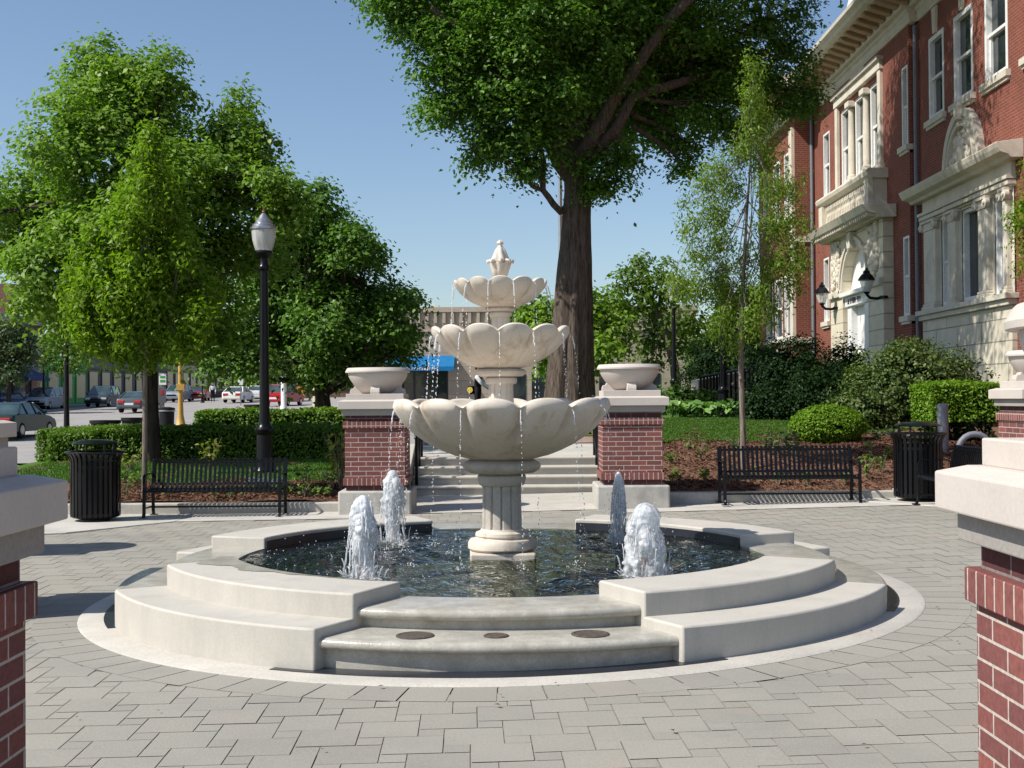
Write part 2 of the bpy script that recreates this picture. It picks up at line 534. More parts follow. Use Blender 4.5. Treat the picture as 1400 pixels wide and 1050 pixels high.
# ------------------------------------------------------------------ mesh builder
class MB:
    def __init__(s):
        s.v = []
        s.f = []

    def add(s, vs, fs):
        o = len(s.v)
        s.v += [tuple(v) for v in vs]
        s.f += [tuple(i + o for i in f) for f in fs]
        return s

    def box(s, x0, x1, y0, y1, z0, z1, taper=0.0):
        t = taper
        vs = [(x0, y0, z0), (x1, y0, z0), (x1, y1, z0), (x0, y1, z0),
              (x0 + t, y0 + t, z1), (x1 - t, y0 + t, z1), (x1 - t, y1 - t, z1), (x0 + t, y1 - t, z1)]
        fs = [(3, 2, 1, 0), (4, 5, 6, 7), (0, 1, 5, 4), (1, 2, 6, 5), (2, 3, 7, 6), (3, 0, 4, 7)]
        return s.add(vs, fs)

    def lathe(s, prof, n=32, c=(0, 0, 0), cap0=True, cap1=True, rfun=None):
        vs, fs = [], []
        for (r, z) in prof:
            for k in range(n):
                a = 2 * PI * k / n
                rr = r * (rfun(a, z) if rfun else 1)
                vs.append((c[0] + rr * math.cos(a), c[1] + rr * math.sin(a), c[2] + z))
        for i in range(len(prof) - 1):
            for k in range(n):
                k2 = (k + 1) % n
                fs.append((i * n + k, i * n + k2, (i + 1) * n + k2, (i + 1) * n + k))
        if cap0:
            fs.append(tuple(reversed(range(n))))
        if cap1:
            fs.append(tuple((len(prof) - 1) * n + k for k in range(n)))
        return s.add(vs, fs)

    def tube(s, pts, rad, n=8, cap=True):
        pts = [Vector(p) for p in pts]
        if not isinstance(rad, (list, tuple)):
            rad = [rad] * len(pts)
        vs, fs = [], []
        ref = None
        for i, p in enumerate(pts):
            a = pts[max(0, i - 1)]
            b = pts[min(len(pts) - 1, i + 1)]
            d = (b - a)
            d = d.normalized() if d.length > 1e-9 else Vector((0, 0, 1))
            if ref is None:
                ref = Vector((0, 0, 1)) if abs(d.z) < .9 else Vector((1, 0, 0))
                u = d.cross(ref).normalized()
            else:
                u = (u - d * u.dot(d))
                u = u.normalized() if u.length > 1e-6 else d.orthogonal().normalized()
            w = d.cross(u).normalized()
            for k in range(n):
                t = 2 * PI * k / n
                vs.append(p + (u * math.cos(t) + w * math.sin(t)) * rad[i])
        for i in range(len(pts) - 1):
            for k in range(n):
                k2 = (k + 1) % n
                fs.append((i * n + k, i * n + k2, (i + 1) * n + k2, (i + 1) * n + k))
        if cap:
            fs.append(tuple(reversed(range(n))))
            fs.append(tuple((len(pts) - 1) * n + k for k in range(n)))
        return s.add(vs, fs)

    def strip(s, pts, half, normal_axis, thick):
        """flat bar along pts; width 2*half along axis, thickness thick"""
        ax = Vector(normal_axis)
        pts = [Vector(p) for p in pts]
        vs, fs = [], []
        for i, p in enumerate(pts):
            d = (pts[min(len(pts) - 1, i + 1)] - pts[max(0, i - 1)]).normalized()
            nn = d.cross(ax).normalized() * (thick / 2)
            vs += [p - ax * half - nn, p + ax * half - nn, p + ax * half + nn, p - ax * half + nn]
        for i in range(len(pts) - 1):
            o = i * 4
            for k in range(4):
                k2 = (k + 1) % 4
                fs.append((o + k, o + k2, o + 4 + k2, o + 4 + k))
        fs.append((3, 2, 1, 0))
        o = (len(pts) - 1) * 4
        fs.append((o, o + 1, o + 2, o + 3))
        return s.add(vs, fs)

    def prism(s, poly, axis, a0, a1):
        """poly: list of 2-D points in the plane normal to axis ('x','y','z')"""
        def P(p, a):
            if axis == 'x':
                return (a, p[0], p[1])
            if axis == 'y':
                return (p[0], a, p[1])
            return (p[0], p[1], a)
        n = len(poly)
        vs = [P(p, a0) for p in poly] + [P(p, a1) for p in poly]
        fs = [tuple(range(n)), tuple(reversed(range(n, 2 * n)))]
        for i in range(n):
            j = (i + 1) % n
            fs.append((i, i + n, j + n, j))
        return s.add(vs, fs)

    def ball(s, c, r, seg=8, rings=6, sq=(1, 1, 1)):
        vs, fs = [(c[0], c[1], c[2] - r * sq[2])], []
        for i in range(1, rings):
            t = -PI / 2 + PI * i / rings
            for k in range(seg):
                a = 2 * PI * k / seg
                vs.append((c[0] + r * sq[0] * math.cos(t) * math.cos(a), c[1] + r * sq[1] * math.cos(t) * math.sin(a), c[2] + r * sq[2] * math.sin(t)))
        vs.append((c[0], c[1], c[2] + r * sq[2]))
        for k in range(seg):
            fs.append((0, 1 + (k + 1) % seg, 1 + k))
        for i in range(rings - 2):
            for k in range(seg):
                k2 = (k + 1) % seg
                fs.append((1 + i * seg + k, 1 + i * seg + k2, 1 + (i + 1) * seg + k2, 1 + (i + 1) * seg + k))
        t = len(vs) - 1
        o = 1 + (rings - 2) * seg
        for k in range(seg):
            fs.append((o + k, o + (k + 1) % seg, t))
        return s.add(vs, fs)

    def arc(s, r0, r1, a0, a1, z0, z1, n=24, c=(0, 0), end=None, zf=None):
        """ring sector block; end(r, side)-> extra angle for flared ends"""
        vs, fs = [], []
        e0, e1 = end if isinstance(end, tuple) else (end, end)
        for i in range(n + 1):
            t = i / n
            for r in (r0, r1):
                b0 = a0 + (e0(r) if e0 else 0)
                b1 = a1 - (e1(r) if e1 else 0)
                a = b0 + (b1 - b0) * t
                x, y = c[0] + r * math.cos(a), c[1] + r * math.sin(a)
                dz = zf(x) if zf else 0
                vs += [(x, y, z0 + dz), (x, y, z1)]
        for i in range(n):
            o = i * 4
            p = o + 4
            fs += [(o, o + 2, p + 2, p), (o + 1, p + 1, p + 3, o + 3), (o, p, p + 1, o + 1), (o + 2, o + 3, p + 3, p + 2)]
        fs += [(0, 1, 3, 2), (n * 4, n * 4 + 2, n * 4 + 3, n * 4 + 1)]
        return s.add(vs, fs)

    def move(s, d):
        s.v = [(a + d[0], b + d[1], c + d[2]) for a, b, c in s.v]
        return s

    def rotz(s, a, c=(0, 0)):
        ca, sa = math.cos(a), math.sin(a)
        s.v = [(c[0] + (x - c[0]) * ca - (y - c[1]) * sa, c[1] + (x - c[0]) * sa + (y - c[1]) * ca, z) for x, y, z in s.v]
        return s

    def build(s, name, mat, parent=None, smooth=None, bevel=0.0, world=False, seg=2, fix=True):
        me = bpy.data.meshes.new(name)
        off = parent_world(parent) if (world and parent) else None
        vs = s.v
        if off is not None:
            vs = [(a - off[0], b - off[1], c - off[2]) for a, b, c in vs]
        me.from_pydata(vs, [], s.f)
        if fix and len(s.f) < 60000:
            bm = bmesh.new()
            bm.from_mesh(me)
            bmesh.ops.recalc_face_normals(bm, faces=bm.faces)
            bm.to_mesh(me)
            bm.free()
        me.materials.append(mat if not isinstance(mat, str) else M[mat])
        if smooth is not None:
            for p in me.polygons:
                p.use_smooth = True
            me.set_sharp_from_angle(angle=R(smooth))
        o = bpy.data.objects.new(name, me)
        COL.objects.link(o)
        if parent:
            o.parent = parent
        if bevel:
            md = o.modifiers.new('Bevel', 'BEVEL')
            md.width = bevel
            md.segments = seg
            md.limit_method = 'ANGLE'
            md.angle_limit = R(40)
        return o


def parent_world(p):
    t = Vector((0, 0, 0))
    while p is not None:
        t = t + Vector(p.location)
        p = p.parent
    return t


def thing(name, label, cat, loc=(0, 0, 0), rz=0.0, group=None):
    o = bpy.data.objects.new(name, None)
    o.empty_display_size = .2
    COL.objects.link(o)
    o.location = loc
    o.rotation_euler = (0, 0, rz)
    return tag(o, label, cat, group)


def tag(o, label, cat, group=None):
    o['label'] = label
    o['category'] = cat
    if group:
        o['group'] = group
    return o


def struct(o, kind='structure', label=None, cat=None):
    o['kind'] = kind
    if label:
        o['label'] = label
    if cat:
        o['category'] = cat
    return o


def dup(root, loc, rz=0.0, label=None, group=None, scale=None):
    r = root.copy()
    COL.objects.link(r)
    r.location = loc
    r.rotation_euler = (0, 0, rz)
    if scale:
        r.scale = (scale,) * 3
    if label:
        r['label'] = label
    if group:
        r['group'] = group
    for ch in list(root.children):
        c = ch.copy()
        COL.objects.link(c)
        c.parent = r
        for g in list(ch.children):
            d = g.copy()
            COL.objects.link(d)
            d.parent = c
    return r


def quick_mesh(name, verts, quads, mat, parent=None, smooth=False):
    """numpy arrays straight into a mesh"""
    me = bpy.data.meshes.new(name)
    nv, nf = len(verts), len(quads)
    k = quads.shape[1]
    me.vertices.add(nv)
    me.vertices.foreach_set('co', np.ascontiguousarray(verts, dtype=np.float32).ravel())
    me.loops.add(nf * k)
    me.loops.foreach_set('vertex_index', np.ascontiguousarray(quads, dtype=np.int32).ravel())
    me.polygons.add(nf)
    me.polygons.foreach_set('loop_start', np.arange(0, nf * k, k, dtype=np.int32))
    me.polygons.foreach_set('loop_total', np.full(nf, k, dtype=np.int32))
    me.update(calc_edges=True)
    me.validate()
    me.materials.append(mat if not isinstance(mat, str) else M[mat])
    if smooth:
        me.polygons.foreach_set('use_smooth', np.ones(nf, dtype=bool))
    o = bpy.data.objects.new(name, me)
    COL.objects.link(o)
    if parent:
        o.parent = parent
    return o


def sheet(name, xs, ys, zf, mat, kind='structure'):
    vs = [(x, y, zf(x, y)) for y in ys for x in xs]
    nx = len(xs)
    fs = [(j * nx + i, j * nx + i + 1, (j + 1) * nx + i + 1, (j + 1) * nx + i) for j in range(len(ys) - 1) for i in range(nx - 1)]
    mb = MB().add(vs, fs)
    o = mb.build(name, mat, fix=False)
    for p in o.data.polygons:
        p.use_smooth = True
    o['kind'] = kind
    return o


def lin(a, b, n):
    return [a + (b - a) * i / n for i in range(n + 1)]
# ------------------------------------------------------------------ foliage
def unit(a):
    return a / np.maximum(np.linalg.norm(a, axis=1, keepdims=True), 1e-9)


def leaves(cen, outd, size, width=.62, up=.55, rnd=.75, droop=.25, fold=.18):
    n = len(cen)
    sz = size * RNG.uniform(.65, 1.35, (n, 1))
    nrm = unit(outd * .55 + np.array([0, 0, up]) + RNG.normal(0, rnd * .55, (n, 3)))
    t = RNG.normal(0, 1, (n, 3)) + outd * .7 + np.array([0, 0, -droop])
    t = unit(t - nrm * np.sum(t * nrm, axis=1, keepdims=True))
    sd = np.cross(t, nrm)
    p0 = cen - t * sz * .5
    mid = cen - t * sz * .06
    v = np.stack([p0, mid + sd * sz * width * .5 + nrm * sz * fold, cen + t * sz * .5, mid - sd * sz * width * .5 + nrm * sz * fold], axis=1).reshape(-1, 3)
    q = np.arange(n * 4).reshape(n, 4)
    return v, q


def blob_points(blobs, per_m2, leaf_per, csig, shell=(.5, 1.0), flat=.55, jitter=.12, rough=.25):
    """leaf centres and outward directions for clumps sitting on a set of ellipsoids"""
    P, O = [], []
    for (c, r) in blobs:
        c = np.array(c, dtype=float)
        r = np.array(r if hasattr(r, '__len__') else (r, r, r), dtype=float)
        area = 4 * PI * ((r[0] * r[1]) ** 1.6 + (r[0] * r[2]) ** 1.6 + (r[1] * r[2]) ** 1.6) ** (1 / 1.6) / 3 ** (1 / 1.6)
        nc = max(6, int(area * per_m2))
        d = unit(RNG.normal(0, 1, (nc, 3)))
        f = shell[0] + (shell[1] - shell[0]) * RNG.uniform(0, 1, (nc, 1)) ** .6
        lump = 1 + rough * np.sin(d[:, :1] * 5.1 + c[0]) * np.sin(d[:, 1:2] * 4.7 + c[1]) + RNG.normal(0, jitter, (nc, 1))
        cc = c + d * r * f * lump
        k = RNG.poisson(leaf_per, nc)
        idx = np.repeat(np.arange(nc), k)
        g = RNG.normal(0, 1, (len(idx), 3)) * csig * np.array([1, 1, flat])
        g[:, 2] -= .35 * csig * (np.sum(g[:, :2] ** 2, axis=1) / csig ** 2) * .5
        P.append(cc[idx] + g)
        O.append(unit(d[idx] * .8 + g / csig * .5))
    return np.concatenate(P), np.concatenate(O)


def crown(name, blobs, mat, parent, size, per_m2=6, leaf_per=22, csig=.22, keep=None, off=None, **kw):
    lk = {k: kw.pop(k) for k in ('width', 'up', 'rnd', 'droop', 'fold') if k in kw}
    p, o = blob_points(blobs, per_m2, leaf_per, csig, **kw)
    if keep is not None:
        mk = keep(p)
        p, o = p[mk], o[mk]
    v, q = leaves(p, o, size, **lk)
    if off is not None:
        v = v - np.array(off)
    return quick_mesh(name, v, q, mat, parent)


def limb(mb, a, b, ra, rb, bend=.12, n=6, wob=.05, rings=7):
    a, b = Vector(a), Vector(b)
    L = (b - a).length
    pts, rad = [], []
    ox = Vector((random.uniform(-1, 1), random.uniform(-1, 1), 0)) * L * wob
    for i in range(n + 1):
        t = i / n
        p = a.lerp(b, t)
        p = p + Vector((0, 0, -bend * L * math.sin(PI * t) * .6)) + ox * math.sin(PI * t)
        pts.append(p)
        rad.append(ra + (rb - ra) * t)
    mb.tube(pts, rad, rings)
    return pts


def pxblobs(lst, Y, dj=1.0, ry=None):
    """(px, py, radius px[, depth offset]) -> ellipsoids in the world"""
    out = []
    for b in lst:
        yy = Y + (b[3] if len(b) > 3 else random.uniform(-dj, dj))
        c = W(b[0], b[1], yy)
        r = b[2] * yy / 1680.0
        out.append((tuple(c), (r, r * 1.05, r * .92)))
    return out


def tree(name, label, base, trunk_pts, trunk_rad, blobs, leaf_mat, bark, size, limbs_from=.6, limb_r=.05, group=None, n_limbs=99, bark_rings=10, split=None, kw=None, cat='tree'):
    t = thing(name, label, cat, base, 0, group)
    b = Vector(base)
    mb = MB()
    tp = [Vector(p) for p in trunk_pts]
    mb.tube(tp, trunk_rad, bark_rings)
    for c, r in blobs[:n_limbs]:
        k = limbs_from + (1 - limbs_from) * random.random()
        i = min(len(tp) - 2, int(k * (len(tp) - 1)))
        fr = k * (len(tp) - 1) - i
        s = tp[i].lerp(tp[i + 1], fr)
        rs = trunk_rad[i] + (trunk_rad[i + 1] - trunk_rad[i]) * fr
        e = Vector(c)
        pts = limb(mb, s, e, min(limb_r, rs * .7), limb_r * .2, bend=.10, rings=6)
        for q in range(3):
            a = pts[3 + q]
            d = unit(RNG.normal(0, 1, (1, 3)))[0]
            limb(mb, a, Vector(c) + Vector(d) * (r[0] if hasattr(r, '__len__') else r) * .8, limb_r * .32, limb_r * .08, bend=.05, n=4, rings=4)
    mb.move(-b)
    mb.build('trunk', bark, t, smooth=60, fix=False)
    crown('crown', blobs, leaf_mat, t, size, off=base, **(kw or {}))
    return t


def hedge_leaves(name, boxes, mat, parent, size, dens=420, off=None, skin=.09, up=.6):
    """leaves in the outer skin of rounded boxes (x0,x1,y0,y1,z0,z1)"""
    P, O = [], []
    for (x0, x1, y0, y1, z0, z1) in boxes:
        dx, dy, dz = x1 - x0, y1 - y0, z1 - z0
        faces = [(dx * dy, 2, 1), (dx * dz, 1, -1), (dx * dz, 1, 1), (dy * dz, 0, -1), (dy * dz, 0, 1)]
        for area, ax, sg in faces:
            n = int(area * dens)
            p = RNG.uniform(0, 1, (n, 3))
            p[:, ax] = 1.0 if sg > 0 else 0.0
            q = np.array([x0, y0, z0]) + p * np.array([dx, dy, dz])
            o = np.zeros((n, 3))
            o[:, ax] = sg
            und = .5 * skin * (np.sin(q[:, 0] * 3.1 + q[:, 2] * 2) + np.sin(q[:, 1] * 3.7 + q[:, 0] * 1.3))
            q += o * (RNG.normal(-skin * .5, skin * .7, n) + und)[:, None]
            mid = np.array([(x0 + x1) / 2, (y0 + y1) / 2, (z0 + z1) / 2])
            rel = (q - mid) / np.array([dx, dy, dz]) * 2
            ln = np.linalg.norm(rel ** 6, axis=1) ** (1 / 6.)
            q = mid + (q - mid) / np.maximum(ln, 1)[:, None] ** .6
            P.append(q)
            O.append(o)
    p, o = np.concatenate(P), np.concatenate(O)
    v, q = leaves(p, o, size, up=up)
    if off is not None:
        v = v - np.array(off)
    return quick_mesh(name, v, q, mat, parent)


def shrub(name, label, base, rad, mat, size, per_m2=30, leaf_per=14, csig=.09, group=None, shell=(.82, 1.0), rough=.12, cat='shrub', up=.5, stems=7, keep_core=True, jitter=.12):
    t = thing(name, label, cat, base, 0, group)
    rx, ry, rz = rad
    mb = MB()
    for k in range(stems):
        a = 2 * PI * k / stems + random.random()
        limb(mb, (random.uniform(-.06, .06), random.uniform(-.06, .06), -.05), (rx * .6 * math.cos(a), ry * .6 * math.sin(a), rz * 1.2), .02, .008, bend=-.05, n=4, rings=5)
    mb.build('stems', 'bark_dark', t, smooth=60, fix=False)
    crown('foliage', [((0, 0, rz * .95), (rx, ry, rz))], mat, t, size, per_m2, leaf_per, csig, shell=shell, rough=rough, up=up, jitter=jitter, keep=lambda p: p[:, 2] > 0.0)
    if keep_core:
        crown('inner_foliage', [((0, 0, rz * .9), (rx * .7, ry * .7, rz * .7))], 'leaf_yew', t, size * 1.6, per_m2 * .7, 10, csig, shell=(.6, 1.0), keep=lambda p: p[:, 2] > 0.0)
    return t


def small_plant(name, label, base, h, w, mat, group, n=26, lsz=.09, cat='plant', flowers=0):
    t = thing(name, label, cat, base, 0, group)
    mb = MB()
    P, O = [], []
    for k in range(max(5, n // 5)):
        a = random.uniform(0, 2 * PI)
        e = (w * random.uniform(.3, 1) * math.cos(a), w * random.uniform(.3, 1) * math.sin(a), h * random.uniform(.6, 1))
        mb.tube([(0, 0, -.03), (e[0] * .4, e[1] * .4, e[2] * .6), e], [.006, .005, .003], 4)
        for j in range(5):
            f = random.uniform(.4, 1)
            P.append((e[0] * f + random.gauss(0, .02), e[1] * f + random.gauss(0, .02), e[2] * f + random.gauss(0, .02)))
            O.append((math.cos(a) * .8, math.sin(a) * .8, .4))
    mb.build('stems', 'bark_young', t, smooth=60, fix=False)
    v, q = leaves(np.array(P), np.array(O), lsz, .5, up=.7)
    quick_mesh('foliage', v, q, mat, t)
    return t


# ------------------------------------------------------------------ ground and setting
def ground_z(x, y):
    s = street_z(x, y) - .10
    if y <= 24:
        return -.30
    if y < 50:
        k = (y - 24) / 26
        return -.30 * (1 - k) + s * k
    if y > 150:
        return street_z(x, 150) - .1
    return s


xs = [-1200, -500, -250, -150] + lin(-100, 60, 64) + [90, 150, 250, 500, 1200]
ys = [-60, -20, 0, 12] + lin(18, 150, 66) + [200, 300, 600, 1500]
sheet('ground', xs, ys, ground_z, 'soil')

# road: straight band following the street plane
sheet('road', lin(-95, 14, 60), lin(36, 135, 54), lambda x, y: street_z(x, y) if y > 50 else ground_z(x, y) + .06, 'asphalt')

# plaza pavers: pinwheel of big squares with small ones, every paver its own face
FC = Vector((-.09, 10.13, 0))


def build_pavers():
    a, b = .285, .125
    th = R(2.0)
    ct, st = math.cos(th), math.sin(th)
    gap = .003
    V, Q = [], []
    def tile(x0, y0, s):
        pts = [(x0 + gap, y0 + gap), (x0 + s - gap, y0 + gap), (x0 + s - gap, y0 + s - gap), (x0 + gap, y0 + s - gap)]
        w = [(p[0] * ct - p[1] * st, p[0] * st + p[1] * ct) for p in pts]
        cx = sum(p[0] for p in w) / 4
        cy = sum(p[1] for p in w) / 4
        if cy < -5.5 or cx < -13 or cx > 13:
            return
        top = 16.75 if cx < -1.72 or cx > 1.56 else 17.35
        if cy > top or (cx < -5.0 and cy > 15.2 + (cx + 5.0) * .55 + 1.0):
            return
        rr = math.hypot(cx - FC.x, cy - FC.y)
        if rr < 3.50:
            return
        dz = random.uniform(-.0012, .0012)
        o = len(V)
        V.extend([(p[0], p[1], gz(p[0]) + dz) for p in w])
        Q.append((o, o + 1, o + 2, o + 3))
    for i in range(-110, 120):
        for j in range(-110, 120):
            x = i * a - j * b
            y = i * b + j * a
            if -15 < x < 16 and -7 < y < 20:
                tile(x, y, a)
                tile(x + a, y, b)
    # ring of fan-cut pavers round the fountain kerb
    n = 84
    for k in range(n):
        t0 = 2 * PI * k / n + .0014
        t1 = 2 * PI * (k + 1) / n - .0014
        o = len(V)
        for (r, t) in ((3.30, t0), (3.615, t0), (3.615, t1), (3.30, t1)):
            x, y = FC.x + r * math.cos(t), FC.y + r * math.sin(t)
            V.append((x, y, gz(x) + .002))
        Q.append((o, o + 3, o + 2, o + 1))
    o = quick_mesh('plaza_paving', np.array(V), np.array(Q), 'paver')
    for p in o.data.polygons:
        pass
    o['kind'] = 'structure'


build_pavers()
sheet('paving_bed', [-30, -14, -8, -6, -4, -2, 0, 2, 4, 6, 8, 14, 30], [-6, 0, 4, 8, 12, 16, 20.4], lambda x, y: gz(x) - .004, 'joint')
# concrete margin along the planting beds, and the landing before the steps
sheet('pavement', [-13, -8, -5, -1.72, -1.70], [16.76, 17.3, 17.9], lambda x, y: gz(x) + .006, 'walk')
sheet('pavement', [1.56, 1.60, 4, 5.2, 8, 13], [16.76, 17.3, 17.9], lambda x, y: gz(x) + .006, 'walk')
sheet('pavement', [-1.75, 0, 1.6], [17.36, 18, 19, 20.6], lambda x, y: gz(x) + .006, 'apron')
mbp = MB().prism([(-13, 17.9), (-13, 12.6), (-5.6, 15.4), (-4.6, 16.75), (-4.6, 17.9)], 'z', -.2, -.035)
struct(mbp.build('pavement', 'walk', bevel=.01))
mbp = MB().prism([(5.0, 17.9), (5.0, 17.3), (6.2, 15.9), (7.4, 12.0), (13, 12.0), (13, 17.9)], 'z', -.1, .125)
struct(mbp.build('pavement', 'walk', bevel=.01))

# kerbs that hold the beds
def kerb(name, label, x0, x1, y0, y1, z0, z1):
    o = MB().box(x0, x1, y0, y1, z0, z1).build(name, 'kerb', bevel=.02)
    return struct(o)


kerb('bed_kerb', '', -9.2, -1.74, 17.82, 18.0, -.2, .115)
kerb('bed_kerb', '', 1.60, 5.55, 17.82, 18.0, -.2, .225)
o = MB().prism([(5.55, 18.0), (5.55, 17.82), (7.6, 15.2), (7.75, 15.3), (5.75, 18.0)], 'z', -.2, .26).build('bed_kerb', 'kerb', bevel=.02)
struct(o)

# planting beds: mulch then lawn
def bumpy(z, x, y, a=.03):
    return z + a * (math.sin(x * 3.1 + y * 1.7) * math.sin(y * 2.3 - x) + .5 * math.sin(x * 7.7) * math.sin(y * 6.1))


sheet('mulch_bed', lin(-9.2, -1.74, 60), lin(17.98, 25.5, 50), lambda x, y: bumpy(left_z(x, y) + .02, x, y), 'mulch')
sheet('mulch_bed', lin(1.60, 14, 80), lin(17.98, 26.5, 60), lambda x, y: bumpy(right_z(x, y) + .02, x, y), 'mulch')
sheet('lawn', lin(-9.4, -1.9, 30), lin(20.0, 31, 30), lambda x, y: left_z(x, y) + .035 + (0 if 20.2 < y else -.2), 'lawn')


def lawn_edge(x):
    return 22.5 + .12 * math.sin(x * 1.3) + max(0, x - 5.0) * .8


vs, fs = [], []
lx = lin(1.62, 40, 120)
for x in lx:
    e = lawn_edge(x)
    for y in [e, e + .3, e + 1, e + 2.5, e + 5, 30, 35, 42, 60, 110]:
        yy = max(y, e)
        vs.append((x, yy, right_z(x, yy) + .035))
for i in range(len(lx) - 1):
    for j in range(9):
        fs.append((i * 10 + j, (i + 1) * 10 + j, (i + 1) * 10 + j + 1, i * 10 + j + 1))
o = MB().add(vs, fs).build('lawn', 'lawn', fix=False, smooth=80)
struct(o)

# grass blades on the parts of the lawns that show
def grass(n, rect, zf, edge=None):
    x = RNG.uniform(rect[0], rect[1], n)
    y = RNG.uniform(rect[2], rect[3], n)
    if edge:
        k = np.array([yy > edge(xx) for xx, yy in zip(x, y)])
        x, y = x[k], y[k]
    z = np.array([zf(a, b) + .03 for a, b in zip(x, y)])
    n = len(x)
    a = RNG.uniform(0, 2 * PI, n)
    h = RNG.uniform(.02, .045, n)
    w = .008
    bx, by = np.cos(a) * w, np.sin(a) * w
    lx, ly = RNG.normal(0, .02, n), RNG.normal(0, .02, n)
    v = np.stack([np.stack([x - bx, y - by, z], 1), np.stack([x + bx, y + by, z], 1),
                  np.stack([x + bx * .5 + lx, y + by * .5 + ly, z + h], 1), np.stack([x - bx * .5 + lx, y - by * .5 + ly, z + h], 1)], 1).reshape(-1, 3)
    o = quick_mesh('grass', v, np.arange(n * 4).reshape(n, 4), 'blade')
    struct(o, 'stuff', 'short mown grass on the sloping lawn', 'grass')


grass(80000, (1.7, 8, 22.3, 29), lambda a, b: right_z(a, b), lawn_edge)
grass(40000, (-9, -1.9, 20.2, 25), lambda a, b: left_z(a, b))


def chips(n, rect, zf):
    x = RNG.uniform(rect[0], rect[1], n)
    y = RNG.uniform(rect[2], rect[3], n)
    z = np.array([bumpy(zf(a, b) + .035, a, b) for a, b in zip(x, y)])
    v, q = leaves(np.stack([x, y, z], 1), np.tile([0, 0, 1.], (n, 1)), .06, .4, up=1.2, rnd=.7, droop=0)
    struct(quick_mesh('bark_mulch', v, q, 'chip'), 'stuff', 'brown shredded bark mulch spread over the bed', 'mulch')


chips(9000, (-7, -1.75, 18.0, 20.6), left_z)
chips(17000, (1.62, 9, 18.0, 24.0), right_z)

# upper walk beyond the steps, the steps themselves
sheet('upper_walk', lin(-1.9, 1.7, 6), [21.55, 24, 28, 37, 50], lambda x, y: path_z(x, y), 'walk')
sheet('brick_walk', lin(-14, 12, 26), [25.9, 27, 28.5], lambda x, y: (path_z(x, y) if abs(x) < 2.2 else ground_z(x, y)) + .02, mat_mottled('pinkish pavers', (.40, .30, .25), .15, 4, .85, .2, .003))
sheet('planting_strip', lin(-1.9, 14, 20), lin(28.6, 60, 20), lambda x, y: path_z(x, y) + .03, 'lawn')

steps = thing('garden_steps', 'four broad pale concrete steps between two brick piers', 'steps', (0, 20.5, 0))
for k in range(4):
    y = k * .335
    z = .145 * k
    MB().box(-1.70, 1.56, y + .02, y + .45, z - (.3 if k == 0 else .02), z + .10).build('riser', 'concrete', steps)
    prof = [(y - .02 + .02, z + .10), (y - .025, z + .113), (y - .025, z + .132), (y - .01, z + .146), (y + .45, z + .146), (y + .45, z + .10)]
    MB().prism(prof, 'x', -1.70, 1.56).build('tread', 'concrete', steps, bevel=.004)
for sx in (-1.90, 1.58):
    pr = [(-.1, -.3), (-.1, .32), (.25, .45), (1.25, .80), (1.6, .80), (1.6, -.3)]
    MB().prism(pr, 'x', sx - (0 if sx < 0 else -.0), sx + .18).build('cheek_wall', 'concrete', steps, bevel=.012)


def handrail(x, label):
    t = thing('stair_handrail', label, 'handrail', (x, 20.75, .2), 0, None)
    mb = MB()
    top = [(0, -.22, .74), (0, -.16, .86), (0, 0, .95), (0, 1.15, 1.42), (0, 1.45, 1.44), (0, 1.52, 1.34)]
    mb.tube(top, .024, 8)
    mb.build('top_rail', 'black', t, smooth=50)
    MB().tube([(0, 0, .22), (0, 1.15, .68), (0, 1.45, .70)], .016, 6).build('bottom_rail', 'black', t, smooth=50)
    for y, z0, z1 in ((0, .02, .95), (.58, .28, 1.18), (1.15, .36, 1.42)):
        MB().box(-.025, .025, y - .025, y + .025, z0 - .1, z1).build('post', 'black', t, bevel=.004)
    mb = MB()
    for i in range(1, 10):
        if i == 5:
            continue
        y = 1.15 * i / 10
        mb.box(-.009, .009, y - .009, y + .009, .22 + .40 * y, .94 + .41 * y)
    mb.build('baluster_panel', 'black', t)
    return t


handrail(-1.62, 'black steel handrail beside the left brick pier at the steps')
handrail(1.46, 'black steel handrail beside the right brick pier at the steps')

# ------------------------------------------------------------------ fountain
def flare(r):
    return R(17.5) + (r - 2.15) * R(3.6)


def flare_front_side(r):
    return R(23.6) + (r - 2.15) * R(1.5)


def flare_back_side(r):
    return R(15.5) + (r - 2.15) * R(1.5)


def flare_back(r):
    return R(19.0) + (r - 2.15) * R(2.0)


